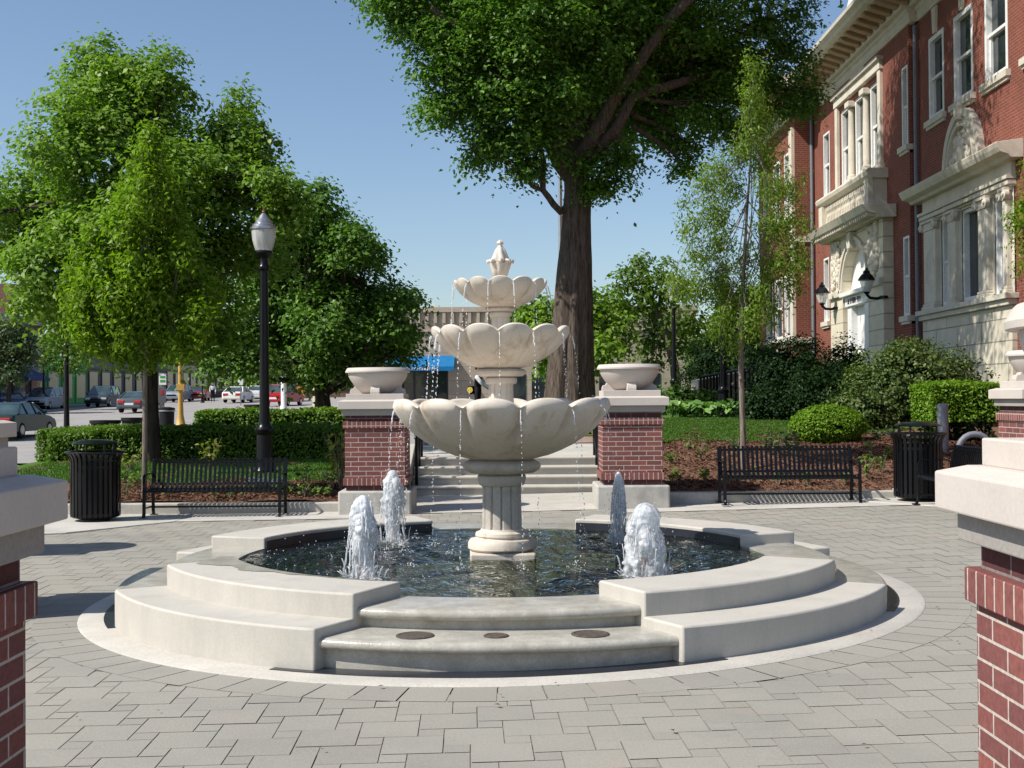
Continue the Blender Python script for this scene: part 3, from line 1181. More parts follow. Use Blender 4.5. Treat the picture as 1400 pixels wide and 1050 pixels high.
bas = thing('fountain_basin', 'round pale concrete fountain basin of two seat tiers with stepped gaps', 'fountain basin', (FC.x, FC.y, 0))
QU = [(-PI / 2, 0), (0, PI / 2), (PI / 2, PI), (PI, 3 * PI / 2)]
ENDS = [(flare, flare_front_side), (flare_back_side, flare_back), (flare_back, flare_back_side), (flare_front_side, flare)]
for (a0, a1), en in zip(QU, ENDS):
    MB().arc(2.15, 2.69, a0, a1, -.1, .405, 26, end=en).build('seat_tier', 'concrete', bas, smooth=35, bevel=.014)
    MB().arc(2.672, 3.06, a0, a1, -.15, .25, 28, end=en).build('seat_tier', 'concrete', bas, smooth=35, bevel=.014)
for k in range(4):
    ac = -PI / 2 + k * PI / 2
    hw = R(24)
    for (r0, r1, z0, z1) in ((2.15, 2.60, -.1, .245), (2.55, 2.97, -.15, .12)):
        MB().arc(r0, r1, ac - hw, ac + hw, z0, z1, 18).build('cascade_riser', 'wet_concrete', bas, smooth=35)
    for (r0, rl, zt) in ((2.152, 2.66, .312), (2.5, 3.03, .187)):
        vs, fs = [], []
        prof = [(r0, zt - .066), (r0, zt)]
        for q in range(7):
            t = PI / 2 - PI * q / 6
            prof.append((rl - .033 + .033 * math.cos(t), zt - .033 + .033 * math.sin(t)))
        n = 20
        for i in range(n + 1):
            a = ac - hw + 2 * hw * i / n
            for (r, z) in prof:
                vs.append((r * math.cos(a), r * math.sin(a), z))
        m_ = len(prof)
        for i in range(n):
            for j in range(m_):
                j2 = (j + 1) % m_
                fs.append((i * m_ + j, i * m_ + j2, (i + 1) * m_ + j2, (i + 1) * m_ + j))
        fs += [tuple(range(m_)), tuple(n * m_ + j for j in reversed(range(m_)))]
        MB().add(vs, fs).build('cascade_lip', 'wet_concrete', bas, smooth=40)
    # dark slot the overflow falls into
    mb = MB().arc(2.96, 3.115, ac - R(26), ac + R(26), -.2, .0165, 18)
    mb.v = [(x, y, z + gz(x + FC.x)) for x, y, z in mb.v]
    mb.build('overflow_slot', 'pool_wall', bas).location.z = .0
for (ang, r, rr) in ((-100.2, 2.82, .115), (-90.3, 2.80, .075), (-78.8, 2.82, .115)):
    a = R(ang)
    c = (r * math.cos(a), r * math.sin(a), .187)
    MB().lathe([(rr, 0), (rr, .006), (rr * .85, .010), (rr * .8, .006), (0.001, .007)], 24, c, True, False).build('drain_cover', 'iron', bas, smooth=30)
# splashed wet patches on the left upper seat
rg = random.Random(12)
vs, fs = [], []
n = 90
for i in range(n + 1):
    a = R(198) + R(50) * i / n
    u = i / n
    e = 2.17 + .012 + .30 * math.exp(-((u - .16) / .13) ** 2) + .16 * math.exp(-((u - .42) / .10) ** 2) + .05 * math.exp(-((u - .62) / .06) ** 2) + .022 * math.sin(i * .9) * math.exp(-u * 3) + .012 * math.sin(i * 2.3) * math.exp(-u * 3)
    for r in (2.165, min(e, 2.62)):
        vs.append((r * math.cos(a), r * math.sin(a), .4085))
for i in range(n):
    fs.append((2 * i, 2 * i + 1, 2 * i + 3, 2 * i + 2))
MB().add(vs, fs).build('wet_patch', 'wet_concrete', bas)
# kerb ring flush with the paving
n = 96
vs, fs = [], []
for i in range(n):
    a = 2 * PI * i / n
    for r, z in ((3.04, -.05), (3.04, .012), (3.285, .012), (3.30, .004), (3.30, -.05)):
        x, y = r * math.cos(a), r * math.sin(a)
        vs.append((x, y, z + gz(x + FC.x)))
for i in range(n):
    for j in range(4):
        i2 = (i + 1) % n
        fs.append((i * 5 + j, i2 * 5 + j, i2 * 5 + j + 1, i * 5 + j + 1))
MB().add(vs, fs).build('kerb_ring', 'apron', bas, smooth=40)
for (a0, a1), en in zip(QU, ENDS):
    MB().arc(2.135, 2.152, a0, a1, .10, .372, 20, end=(lambda r, e=en[0]: e(2.15) + R(.4), lambda r, e=en[1]: e(2.15) + R(.4))).build('pool_wall', 'pool_wall', bas, smooth=40)
MB().lathe([(2.17, -.125), (.01, -.12)], 64, cap0=False, cap1=False).build('pool_floor', 'pool_floor', bas)

# water of the pool: a rippled sheet
def pool_ripple(x, y):
    z = 0
    for (jx, jy, amp) in ((-1.06, -1.06, .012), (1.06, -1.06, .012), (-1.06, 1.06, .012), (1.06, 1.06, .012), (0, 0, .006)):
        d = math.hypot(x - jx, y - jy)
        z += amp * math.sin(d * 21 + jx) * math.exp(-d * .9)
    z += .006 * math.sin(x * 13 + y * 7 + 2 * math.sin(y * 5)) + .005 * math.sin(y * 17 - x * 9 + 2 * math.sin(x * 4))
    z += .004 * math.sin(x * 31 + 3 * math.sin(y * 9)) * math.sin(y * 27)
    return z


vs, fs = [(0, 0, 0)], []
nr, na = 70, 150
for i in range(1, nr + 1):
    r = 2.158 * i / nr
    for k in range(na):
        a = 2 * PI * k / na
        x, y = r * math.cos(a), r * math.sin(a)
        vs.append((x, y, pool_ripple(x, y) * min(1, (2.2 - r) * 5)))
for k in range(na):
    fs.append((0, 1 + k, 1 + (k + 1) % na))
for i in range(nr - 1):
    for k in range(na):
        k2 = (k + 1) % na
        fs.append((1 + i * na + k, 1 + (i + 1) * na + k, 1 + (i + 1) * na + k2, 1 + i * na + k2))
o = MB().add(vs, fs).build('pool_water', 'water', fix=False, smooth=180)
o.location = (FC.x, FC.y, .302)
struct(o)

# tiered fountain
ft = thing('tiered_fountain', 'three tiered cream stone fountain with scalloped petal bowls', 'fountain', (FC.x, FC.y, 1.6 * .026))
ft.scale = (1, 1, .974)


def petal_bowl(name, prof, rim_r, rim_z, dip, npet, phase, mat, lip=.05, inner=.05, groove=.06):
    """scalloped bowl: outside profile (r, z) from the foot up to just under the rim"""
    n = npet * 20
    zf = prof[0][1]
    rows = []
    for (r, z) in prof:
        t = (z - zf) / (rim_z - zf)
        rows.append((r, z, t))
    def pet(a):
        u = ((a - phase) * npet / (2 * PI)) % 1.0
        return abs(2 * u - 1)          # 1 at the joint between petals, 0 at the petal's middle
    vs, fs = [], []
    prof_all = []
    for (r, z, t) in rows:
        prof_all.append(('out', r, z, t))
    # rolled rim then inside
    for q in range(1, 7):
        b = PI * q / 6
        prof_all.append(('rim', -math.cos(b), math.sin(b), 1))
    prof_all += [('in', rim_r * .86, rim_z - dip * 1.1, .9), ('in', rim_r * .6, rim_z - dip * 1.8, .6), ('in', rim_r * .2, rim_z - dip * 2.0, .2)]
    for kind, r, z, t in prof_all:
        for k in range(n):
            a = 2 * PI * k / n
            e = pet(a)
            joint = e ** 5
            rise = (1 - e ** 2.4)
            if kind == 'out':
                w = max(0, t) ** .7
                rr = r * (1 - groove * joint * min(1, t * 1.6) + .035 * (1 - e ** 2) * w)
                zz = z - dip * t ** 3 * (1 - rise)
            elif kind == 'rim':
                rr = rim_r * (1 + .035 * (1 - e ** 2) - groove * .55 * joint) + lip * .5 * (-r) * 1.0 - lip * .5 + (lip * .55 * joint)
                zz = rim_z - dip * (1 - rise) + lip * .42 * z
            else:
                rr = r * (1 - .02 * joint)
                zz = z - dip * .4 * (1 - rise) * t
            vs.append((rr * math.cos(a), rr * math.sin(a), zz))
    rws = len(prof_all)
    for i in range(rws - 1):
        for k in range(n):
            k2 = (k + 1) % n
            fs.append((i * n + k, i * n + k2, (i + 1) * n + k2, (i + 1) * n + k))
    fs.append(tuple(reversed(range(n))))
    fs.append(tuple((rws - 1) * n + k for k in range(n)))
    return MB().add(vs, fs).build(name, mat, ft, smooth=50)


KR = .974
def kr(p):
    return [(r * KR, z) for r, z in p]


# plinth and column
MB().box(-.265, .265, -.265, .265, -.13, .322).rotz(R(2)).build('plinth', 'stone', ft, bevel=.015)
MB().lathe(kr([(.26, .322), (.29, .345), (.287, .395), (.27, .42), (.225, .425), (.215, .435), (.228, .45), (.222, .475), (.185, .49), (.178, .505)]), 40).build('base_moulding', 'stone', ft, smooth=40)
def flutes(nf, depth):
    return lambda a, z: 1 - depth * max(0.0, math.cos(a * nf)) ** 6
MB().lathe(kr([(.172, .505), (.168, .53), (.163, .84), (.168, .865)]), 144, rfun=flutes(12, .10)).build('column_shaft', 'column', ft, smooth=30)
MB().lathe(kr([(.172, .865), (.190, .875), (.200, .90), (.205, .935), (.205, .95), (.19, .965), (.17, .968)]), 40).build('column_capital', 'column', ft, smooth=40)
MB().lathe(kr([(.17, .965), (.26, .975), (.305, 1.0), (.322, 1.03), (.312, 1.06), (.27, 1.085), (.25, 1.09)]), 96, rfun=lambda a, z: 1 + .035 * math.cos(a * 6 + .5)).build('cushion', 'column', ft, smooth=50)
petal_bowl('large_bowl', kr([(.265, 1.09), (.30, 1.10), (.40, 1.125), (.50, 1.165), (.60, 1.215), (.70, 1.285), (.775, 1.35), (.83, 1.42), (.868, 1.48), (.885, 1.515), (.895, 1.54)]), .885 * KR, 1.572, .065, 12, R(-90 - 20), 'stone', .078, groove=.115)
# second storey
MB().lathe(kr([(.125, 1.40), (.118, 1.5), (.108, 1.54), (.104, 1.72)]), 96, rfun=flutes(12, .08)).build('pedestal', 'stone', ft, smooth=30)
MB().lathe(kr([(.104, 1.72), (.13, 1.73), (.137, 1.75), (.134, 1.77), (.115, 1.785)]), 36).build('pedestal_cap', 'stone', ft, smooth=40)
MB().lathe(kr([(.115, 1.785), (.175, 1.79), (.205, 1.81), (.207, 1.83), (.185, 1.85), (.15, 1.855)]), 72, rfun=lambda a, z: 1 + .04 * math.cos(a * 6)).build('cushion', 'stone', ft, smooth=50)
petal_bowl('middle_bowl', kr([(.165, 1.855), (.20, 1.865), (.27, 1.885), (.34, 1.925), (.41, 1.968), (.47, 2.015), (.52, 2.075), (.555, 2.125), (.572, 2.16)]), .575 * KR, 2.187, .055, 12, R(-90 - 2), 'stone', .056, groove=.115)
MB().lathe(kr([(.095, 2.02), (.085, 2.12), (.079, 2.15), (.077, 2.29)]), 72, rfun=flutes(10, .08)).build('pedestal', 'stone', ft, smooth=30)
MB().lathe(kr([(.077, 2.29), (.095, 2.30), (.099, 2.32), (.085, 2.335)]), 32).build('pedestal_cap', 'stone', ft, smooth=40)
MB().lathe(kr([(.085, 2.335), (.115, 2.34), (.128, 2.355), (.12, 2.37), (.11, 2.375)]), 60, rfun=lambda a, z: 1 + .04 * math.cos(a * 6)).build('cushion', 'stone', ft, smooth=50)
petal_bowl('top_bowl', kr([(.13, 2.372), (.155, 2.378), (.19, 2.392), (.24, 2.415), (.29, 2.45), (.335, 2.495), (.368, 2.54), (.383, 2.57)]), .385 * KR, 2.592, .04, 12, R(-90 - 14), 'stone', .04, groove=.115)
# finial
MB().lathe(kr([(.068, 2.52), (.068, 2.615), (.055, 2.625), (.05, 2.635), (.062, 2.645), (.07, 2.68), (.083, 2.72), (.09, 2.745), (.078, 2.75)]), 48, rfun=lambda a, z: 1 + .05 * math.cos(a * 8) * (1 if z > 2.64 else 0)).build('finial_urn', 'stone', ft, smooth=50)
mb = MB()
for k in range(8):
    a = 2 * PI * k / 8
    ca, sa = math.cos(a), math.sin(a)
    pts = [(.055 * ca, .055 * sa, 2.74), (.085 * ca, .085 * sa, 2.765), (.104 * ca, .104 * sa, 2.762), (.108 * ca, .108 * sa, 2.745)]
    mb.tube(pts, [.02, .022, .018, .006], 6)
mb.build('finial_leaves', 'stone', ft, smooth=60)
MB().lathe(kr([(.075, 2.75), (.078, 2.775), (.066, 2.80), (.055, 2.83), (.042, 2.865), (.025, 2.885), (.018, 2.90), (.03, 2.915), (.026, 2.93), (.008, 2.945)]), 48, rfun=lambda a, z: 1 + .09 * math.cos(a * 6 + z * 14)).build('finial_bud', 'stone', ft, smooth=50)


def drips(name, rim_r, rim_z, z_end, npet, phase, drop=.03, seed=0, strong=(), skip=.0):
    rg = random.Random(seed)
    for k in range(npet):
        mb = MB()
        if rg.random() < skip and k not in strong:
            continue
        a = phase + 2 * PI * k / npet + rg.uniform(-.02, .02)
        vout = rg.uniform(.02, .10)
        for strand in range(2 if k in strong else 1):
            z = rim_z
            prev = None
            off = rg.uniform(-.012, .012) + strand * .03
            while z > z_end:
                fall = rim_z - z
                r = rim_r + .01 + vout * math.sqrt(max(0, fall)) + rg.gauss(0, .002 + .006 * fall)
                aa = a + off / rim_r + rg.gauss(0, .002 + .004 * fall)
                p = (r * math.cos(aa), r * math.sin(aa), z)
                if fall < .10:
                    mb.ball(p, .0042, 6, 4, (1, 1, 3.4))
                    z -= .013
                else:
                    ln = rg.uniform(.006, .020)
                    mb.ball(p, rg.uniform(.0018, .0048), 6, 4, (1, 1, 1))
                    n_ = 14 + 0
                    k_ = len(mb.v) - (2 + 6 * 3)
                    zc_ = p[2]
                    st_ = ln / .006 * .6
                    mb.v[k_:] = [(vx, vy, zc_ + (vz - zc_) * (1 + st_)) for vx, vy, vz in mb.v[k_:]]
                    z -= ln + rg.uniform(.0, .03 + .03 * fall)
        mb.build(name, 'drop', ft, smooth=180, fix=False)


ph = PI / 12 * 0
drips('falling_water', .405 * KR * .97, 2.545, 2.20, 12, R(-90 - 14), seed=3)
drips('falling_water', .60 * KR * .97, 2.125, 1.58, 12, R(-90 - 2), seed=5, strong=(8, 9, 10))
drips('falling_water', .92 * KR * .975, 1.50, .31, 12, R(-90 - 20), seed=9, strong=(9, 10))


# four foaming jets
from mathutils import noise as mnoise


def nz3(x, y, z, f, o=0.0):
    return mnoise.noise(Vector((x * f + o, y * f - o, z * f * .55 + 2 * o)))


def froth(prof, n, seed, amp, swirl=0.0):
    """lathe with fractal noise pushed into it, ragged like aerated water"""
    mb = MB().lathe(prof, n)
    out = []
    for (x, y, z) in mb.v:
        k = 1 + amp * (1.1 * nz3(x, y, z, 14, seed) + .8 * nz3(x, y, z, 34, seed + 3) + .55 * nz3(x, y, z, 80, seed + 7))
        out.append((x * k + .012 * nz3(0, 0, z, 9, seed), y * k + .012 * nz3(z, 0, 0, 9, seed + 5), z))
    mb.v = out
    return mb


def jet(x, y, h, r, rbot, label, bell, seed):
    rg = random.Random(seed)
    t = thing('water_jet', label, 'water jet', (FC.x + x, FC.y + y, .30), 0, 'foaming water jets in the pool')
    nz = 64
    core, dome = [], []
    for i in range(nz + 1):
        u = i / nz
        tip = math.sqrt(max(0, 1 - max(0, (u - .80) / .20) ** 2))
        if bell:
            rc = (.036 + .028 * max(0, (u - .45) / .55)) * (tip if u > .8 else 1)
        else:
            rc = r * (.42 + .58 * min(1, max(0, (u - .18) / .40))) * (1 - .30 * max(0, (u - .6) / .4)) * (tip if u > .8 else 1)
        core.append((max(rc, .003), h * u))
        rd = rbot * (1 - .22 * u) if u < .62 else rbot * (1 - .22 * .62) * math.sqrt(max(0, 1 - ((u - .62) / .38) ** 2))
        dome.append((max(rd if bell else rc * 1.18 + (rbot - r) * max(0, 1 - u * 1.6), .004), h * u * (1.02 if bell else 1)))
    froth([c for c in core if not bell or c[1] > .14], 44, seed * 3.1, .30).build('froth_core', 'foam', t, smooth=180)
    froth(dome, 56, seed * 1.7, .20 if bell else .26).build('outer_veil', 'veil', t, smooth=180)
    mb = MB()
    for k in range(70 if bell else 54):
        a = rg.uniform(0, 2 * PI)
        z0 = h * rg.uniform(.55, .97)
        r0 = (rbot * .45 if bell else r * .7) * rg.uniform(.6, 1.1)
        re = rbot * rg.uniform(.85, 1.25)
        f0 = rg.uniform(0, .6)
        f1 = min(1, f0 + rg.uniform(.15, .5))
        pts, rad = [], []
        w0 = rg.uniform(.002, .0055)
        for q in range(9):
            f = f0 + (f1 - f0) * q / 8
            rr = r0 + (re - r0) * f ** .8
            aa = a + .10 * nz3(a * 3, f * 2, seed, 3) + rg.gauss(0, .015)
            pts.append((rr * math.cos(aa), rr * math.sin(aa), z0 * (1 - f ** 1.9)))
            rad.append(w0 * (.35 + 1.1 * abs(math.sin(q * 1.9 + k))) * (1 if 0 < q < 8 else .3))
        mb.tube(pts, rad, 5)
    mb.build('falling_strands', 'drop', t, smooth=180, fix=False)
    mb = MB()
    for k in range(230):
        u = rg.random()
        i = min(nz, int(u * nz))
        rr = dome[i][0] * rg.uniform(.9, 1.2) + (rg.expovariate(22) if rg.random() < .4 else 0)
        a = rg.uniform(0, 2 * PI)
        mb.ball((rr * math.cos(a), rr * math.sin(a), dome[i][1] + rg.gauss(0, .02) + .01), rg.uniform(.0015, .0042), 5, 4, (1, 1, rg.uniform(1, 2.2)))
    mb.build('spray', 'drop', t, smooth=180, fix=False)
    # broken foam where the water lands
    vs, fs = [], []
    n, rings = 60, 7
    for i in range(rings + 1):
        for k in range(n):
            a = 2 * PI * k / n
            rr = rbot * (.35 + 1.0 * i / rings) * (1 + .30 * nz3(math.cos(a), math.sin(a), 0, 2.2, seed))
            zz = .022 * (1 - i / rings) * (.6 + .8 * nz3(rr * math.cos(a), rr * math.sin(a), 0, 40, seed)) + .004 - .012 * (i == rings)
            vs.append((rr * math.cos(a), rr * math.sin(a), zz))
    for i in range(rings):
        for k in range(n):
            k2 = (k + 1) % n
            fs.append((i * n + k, i * n + k2, (i + 1) * n + k2, (i + 1) * n + k))
    MB().add(vs, fs).build('splash_foam', 'patch_foam', t, smooth=180, fix=False)
    mb = MB()
    for k in range(46):
        a = rg.uniform(0, 2 * PI)
        rr = rbot * rg.uniform(.8, 1.35)
        hh = rg.expovariate(18) + .01
        d = rg.uniform(.0, .05)
        mb.tube([(rr * math.cos(a), rr * math.sin(a), 0), ((rr + d * .6) * math.cos(a), (rr + d * .6) * math.sin(a), hh * .8), ((rr + d) * math.cos(a), (rr + d) * math.sin(a), hh)], [.006, .0035, .002], 5)
    mb.build('splash_crown', 'drop', t, smooth=180, fix=False)
    MB().lathe([(.034, -.42), (.034, .09), (.026, .10), (.026, .15), (.018, .152)], 16).build('nozzle', 'copper', t, smooth=40)
    return t


jet(-1.01, -1.10, .60, .078, .128, 'broad foaming water jet at the near left of the pool', False, 1)
jet(1.055, -1.10, .52, .10, .145, 'clear bell shaped water jet over a copper nozzle, near right', True, 2)
jet(-1.0, 1.02, .66, .078, .115, 'tall rounded water jet in front of the left brick pier', False, 3)
jet(1.05, 1.02, .63, .044, .072, 'slim pointed water jet in front of the right brick pier', False, 4)
# drops and little splashes all over the pool surface
rg = random.Random(21)
mb = MB()
for k in range(380):
    r = 2.1 * math.sqrt(rg.random())
    a = rg.uniform(0, 2 * PI)
    s = rg.uniform(.002, .006)
    x, y = r * math.cos(a), r * math.sin(a)
    hh = rg.expovariate(9) if rg.random() < .25 else 0.004
    mb.ball((x, y, min(hh, .5)), s, 5, 4, (1, 1, .8))
for k in range(26):
    a = R(-110) + k * R(30) * (1 if k < 12 else .37)
    r0 = .90 + rg.uniform(-.05, .1) if k < 12 else rg.uniform(.3, 1.5)
    for q in range(20):
        aa = rg.uniform(0, 2 * PI)
        d = abs(rg.gauss(0, .05))
        hh = max(.003, .08 * math.exp(-(d / .03) ** 2) * rg.random() + .01)
        mb.ball((r0 * math.cos(a) + d * math.cos(aa), r0 * math.sin(a) + d * math.sin(aa), hh), rg.uniform(.002, .0055), 6, 4)
o = mb.build('water_splashes', 'drop', None, smooth=180, fix=False)
o.location = (FC.x, FC.y, .305)
struct(o, 'stuff', 'scattered drops and froth on the pool surface', 'splash')
# ------------------------------------------------------------------ brick piers and stone bowls
def pier(label, cx, cy, ztop, zbase, hc=.515, low=False):
    """brick pier with cast stone cap; everything measured down from the cap's top"""
    t = thing('brick_pier', label, 'pier', (cx, cy, zbase))
    zt = ztop - zbase
    hb = hc - .09
    MB().box(-hb + .012, hb - .012, -hb + .012, hb - .012, .10, zt - .225).build('brick_core', 'shaded_brick', t)
    z0 = .33
    MB().box(-hb, hb, -hb, hb, z0 + .075 + .10, zt - .405).build('brick_shaft', 'brick', t, bevel=.004)
    for (a, b) in ((z0 + .075, z0 + .175), (zt - .405, zt - .305)):
        MB().box(-hb - .026, hb + .026, -hb - .026, hb + .026, a, b).build('rowlock_course', 'rowlock', t, bevel=.005)
    MB().box(-hc + .05, hc - .05, -hc + .05, hc - .05, zt - .225, zt - .135).build('cap_fillet', 'cap_low', t, bevel=.005)
    MB().add(*capmesh(hc, zt - .135, zt)).build('cap', 'cap', t, bevel=.006)
    MB().box(-hc, hc, -hc, hc, -.25, z0).build('footing', 'kerb', t, bevel=.025)
    return t


def capmesh(h, z0, z1):
    q = h - .075
    zc = z1 - .022
    vs = []
    for (a, z) in ((h, z0), (h, zc), (q, z1)):
        vs += [(-a, -a, z), (a, -a, z), (a, a, z), (-a, a, z)]
    fs = [(3, 2, 1, 0), (8, 9, 10, 11)]
    for o in (0, 4):
        for k in range(4):
            k2 = (k + 1) % 4
            fs.append((o + k, o + k2, o + 4 + k2, o + 4 + k))
    return vs, fs


def bowl(label, cx, cy, z, s=1.0):
    t = thing('stone_planter', label, 'planter', (cx, cy, z), 0, 'stone bowl planters on the brick piers')
    hp = .41
    MB().box(-hp, hp, -hp, hp, -.002, .082).build('plinth', 'cap', t, bevel=.006)
    prof = [(.16, .075), (.20, .09), (.275, .14), (.345, .21), (.40, .29), (.425, .345), (.43, .372), (.428, .386), (.466, .388), (.468, .408), (.445, .448), (.436, .456), (.395, .458), (.37, .42), (.25, .38), (.02, .37)]
    MB().lathe(prof, 48).build('bowl', 'cap', t, smooth=35)
    for k in range(4):
        pr = [(-.40, .08), (-.40, .11), (-.385, .155), (-.345, .165), (-.335, .19), (-.29, .20), (-.16, .16), (-.16, .08)]
        MB().prism(pr, 'x', -.065, .065).rotz(k * PI / 2).build('foot', 'cap', t, bevel=.006)
    return t


PIERS = [(-1.945, 17.82, 1.60, -.02, 'brick pier with pale cap left of the steps, behind the fountain'),
         (1.70, 17.82, 1.625, .035, 'brick pier with pale cap right of the steps, behind the fountain')]
for (cx, cy, zt, zb, lb) in PIERS:
    pier(lb, cx, cy, zt, zb)
bowl('stone bowl on the brick pier left of the steps', -1.945, 17.82, 1.60)
bowl('stone bowl on the brick pier right of the steps', 1.70, 17.82, 1.625)
pier('large foreground brick pier cut by the right edge of the photo', 1.289 + .515, 3.76 - .515, 1.392, -.6)
bowl('large foreground stone bowl cut by the right edge of the photo', 1.289 + .515, 3.76 - .515, 1.392)
pier('large foreground brick pier in shade, cut by the left edge', -1.30 - .515, 3.60 - .515, 1.392, -.6)
bowl('foreground stone bowl on the shaded pier at the left edge', -1.30 - .515, 3.60 - .515, 1.392)
pier('brick pier standing behind the large right foreground pier', 6.565, 15.1, 1.69, .12)
bowl('stone bowl on the brick pier behind the right foreground pier', 6.565, 15.1, 1.69)
pier('low brick pier with bare cap behind the shaded foreground pier', -4.55, 9.5, 1.455, -.04)
pier('brick pier whose shadow falls on the paving near the left bin', -6.55, 13.2, 1.62, -.07)
bowl('stone bowl whose oval shadow lies on the paving near the left bin', -6.55, 13.2, 1.62)


# ------------------------------------------------------------------ benches
def bench(label, loc, rz, n=29, L=1.96):
    t = thing('park_bench', label, 'bench', loc, rz, 'black steel slat benches round the plaza')
    h = L / 2
    seat = [(-.215, .355), (-.235, .375), (-.225, .402), (-.19, .412), (-.05, .40), (.08, .392), (.155, .398)]
    back = [(.155, .398), (.195, .425), (.215, .48), (.245, .62), (.272, .76), (.268, .79), (.285, .803), (.305, .79)]
    s_, b_ = MB(), MB()
    for i in range(n):
        x = -h + .05 + (L - .10) * i / (n - 1)
        s_.strip([(x, y, z) for y, z in seat], .019, (1, 0, 0), .010)
        b_.strip([(x, y, z) for y, z in back], .019, (1, 0, 0), .010)
    for (y, z) in ((-.215, .375), (.02, .378)):
        s_.box(-h + .02, h - .02, y - .015, y + .015, z - .02, z + .012)
    b_.tube([(-h + .02, .222, .445), (h - .02, .222, .445)], .017, 8)
    b_.tube([(-h + .02, .283, .755), (h - .02, .283, .755)], .017, 8)
    s_.build('seat', 'black', t, smooth=40)
    b_.build('backrest', 'black', t, smooth=40)
    for sx in (-1, 1):
        x = sx * (h - .03)
        MB().strip([(x, -.26, .0), (x, -.225, .06), (x, -.215, .36), (x, -.205, .43)], .022, (1, 0, 0), .03).build('leg', 'black', t, bevel=.004)
        MB().strip([(x, .25, 0), (x, .225, .06), (x, .205, .40), (x, .25, .62), (x, .285, .79)], .022, (1, 0, 0), .03).build('leg', 'black', t, bevel=.004)
        MB().box(x - .05, x + .05, -.30, -.22, 0, .012).box(x - .05, x + .05, .22, .30, 0, .012).build('foot_plate', 'black', t)
        arm = [(.235, .56), (.18, .60), (-.05, .605), (-.17, .60), (-.215, .57), (-.225, .50), (-.215, .42)]
        MB().strip([(x, y, z) for y, z in arm], .02, (1, 0, 0), .014).build('armrest', 'black', t, smooth=40)
    MB().tube([(-h + .03, -.0, .135), (h - .03, -.0, .135)], .013, 8).tube([(-h + .03, -.21, .13), (-h + .03, .215, .13)], .012, 6).tube([(h - .03, -.21, .13), (h - .03, .215, .13)], .012, 6).build('stretcher', 'black', t, smooth=50)
    return t


b0 = bench('black slatted bench to the left of the fountain, beside the young tree', (-4.215, 17.45, -.036), 0)
dup(b0, (3.93, 17.50, .085), 0, 'black slatted bench right of the fountain in front of the boxwood')
dup(b0, (5.74, 15.78, .125), -PI / 2, 'black bench seen end-on behind the right foreground pier')


# ------------------------------------------------------------------ litter bins
def bin_(label, loc):
    t = thing('litter_bin', label, 'litter bin', loc, 0, 'black slatted steel litter bins')
    mb = MB()
    n = 30
    for k in range(n):
        a = 2 * PI * k / n
        ca, sa = math.cos(a), math.sin(a)
        ax = (-sa, ca, 0)
        pts = [(r * ca, r * sa, z) for r, z in ((.325, .06), (.33, .10), (.33, .80), (.338, .86), (.375, .925), (.395, .935))]
        mb.strip(pts, .021, ax, .009)
    mb.build('slats', 'black', t, smooth=40)
    MB().lathe([(.285, .05), (.29, .80), (.27, .80), (.265, .07)], 32, cap0=True, cap1=False).build('liner', 'black_rough', t, smooth=40)
    for z in (.09, .74, .845):
        MB().lathe([(.318, z - .018), (.324, z - .018), (.324, z + .018), (.318, z + .018)], 36, cap0=False, cap1=False).build('band', 'black', t, smooth=30)
    MB().lathe([(.36, .925), (.395, .93), (.405, .945), (.395, .955), (.355, .948)], 40, cap0=False, cap1=False).build('rim', 'black', t, smooth=40)
    MB().lathe([(.315, 1.05), (.32, 1.058), (.27, 1.085), (.16, 1.108), (.02, 1.115)], 40).build('lid', 'black', t, smooth=40)
    for k in range(4):
        a = PI / 4 + k * PI / 2
        MB().box(.27 - .012, .27 + .012, -.012, .012, .78, 1.06).rotz(a).build('lid_post', 'black', t)
    MB().lathe([(.20, 0), (.20, .02), (.30, .045), (.325, .06)], 32).build('base', 'black', t, smooth=40)
    return t


c0 = bin_('black slatted litter bin at the left end of the left bench', (-5.75, 16.95, -.035))
dup(c0, (5.72, 17.35, .125), .1, 'black slatted litter bin at the right end of the right bench')

t = thing('bollard', 'grey round steel bollard standing behind the right litter bin', 'bollard', (7.32, 20.9, .62))
MB().lathe([(.092, -.1), (.092, .80), (.085, .83), (.06, .845), (.01, .85)], 24).build('post', 'grey_post', t, smooth=40)
MB().box(-.24, .24, -.24, .24, -.15, .05).build('pad', 'kerb', t, bevel=.01)
t = thing('bike_rack', 'grey bent tube hoop behind the end-on bench', 'bike rack', (6.60, 17.55, .03))
arch = [(-.24, 0, -.1), (-.24, 0, .72)] + [(-.24 * math.cos(PI * q / 10), 0, .78 + .24 * math.sin(PI * q / 10)) for q in range(11)] + [(.24, 0, .72), (.24, 0, -.1)]
MB().tube(arch, .042, 12).build('hoop', 'grey_post', t, smooth=50)
for s in (-.24, .24):
    MB().lathe([(.09, 0), (.09, .015), (.05, .02)], 16, (s, 0, 0)).build('flange', 'grey_post', t, smooth=40)


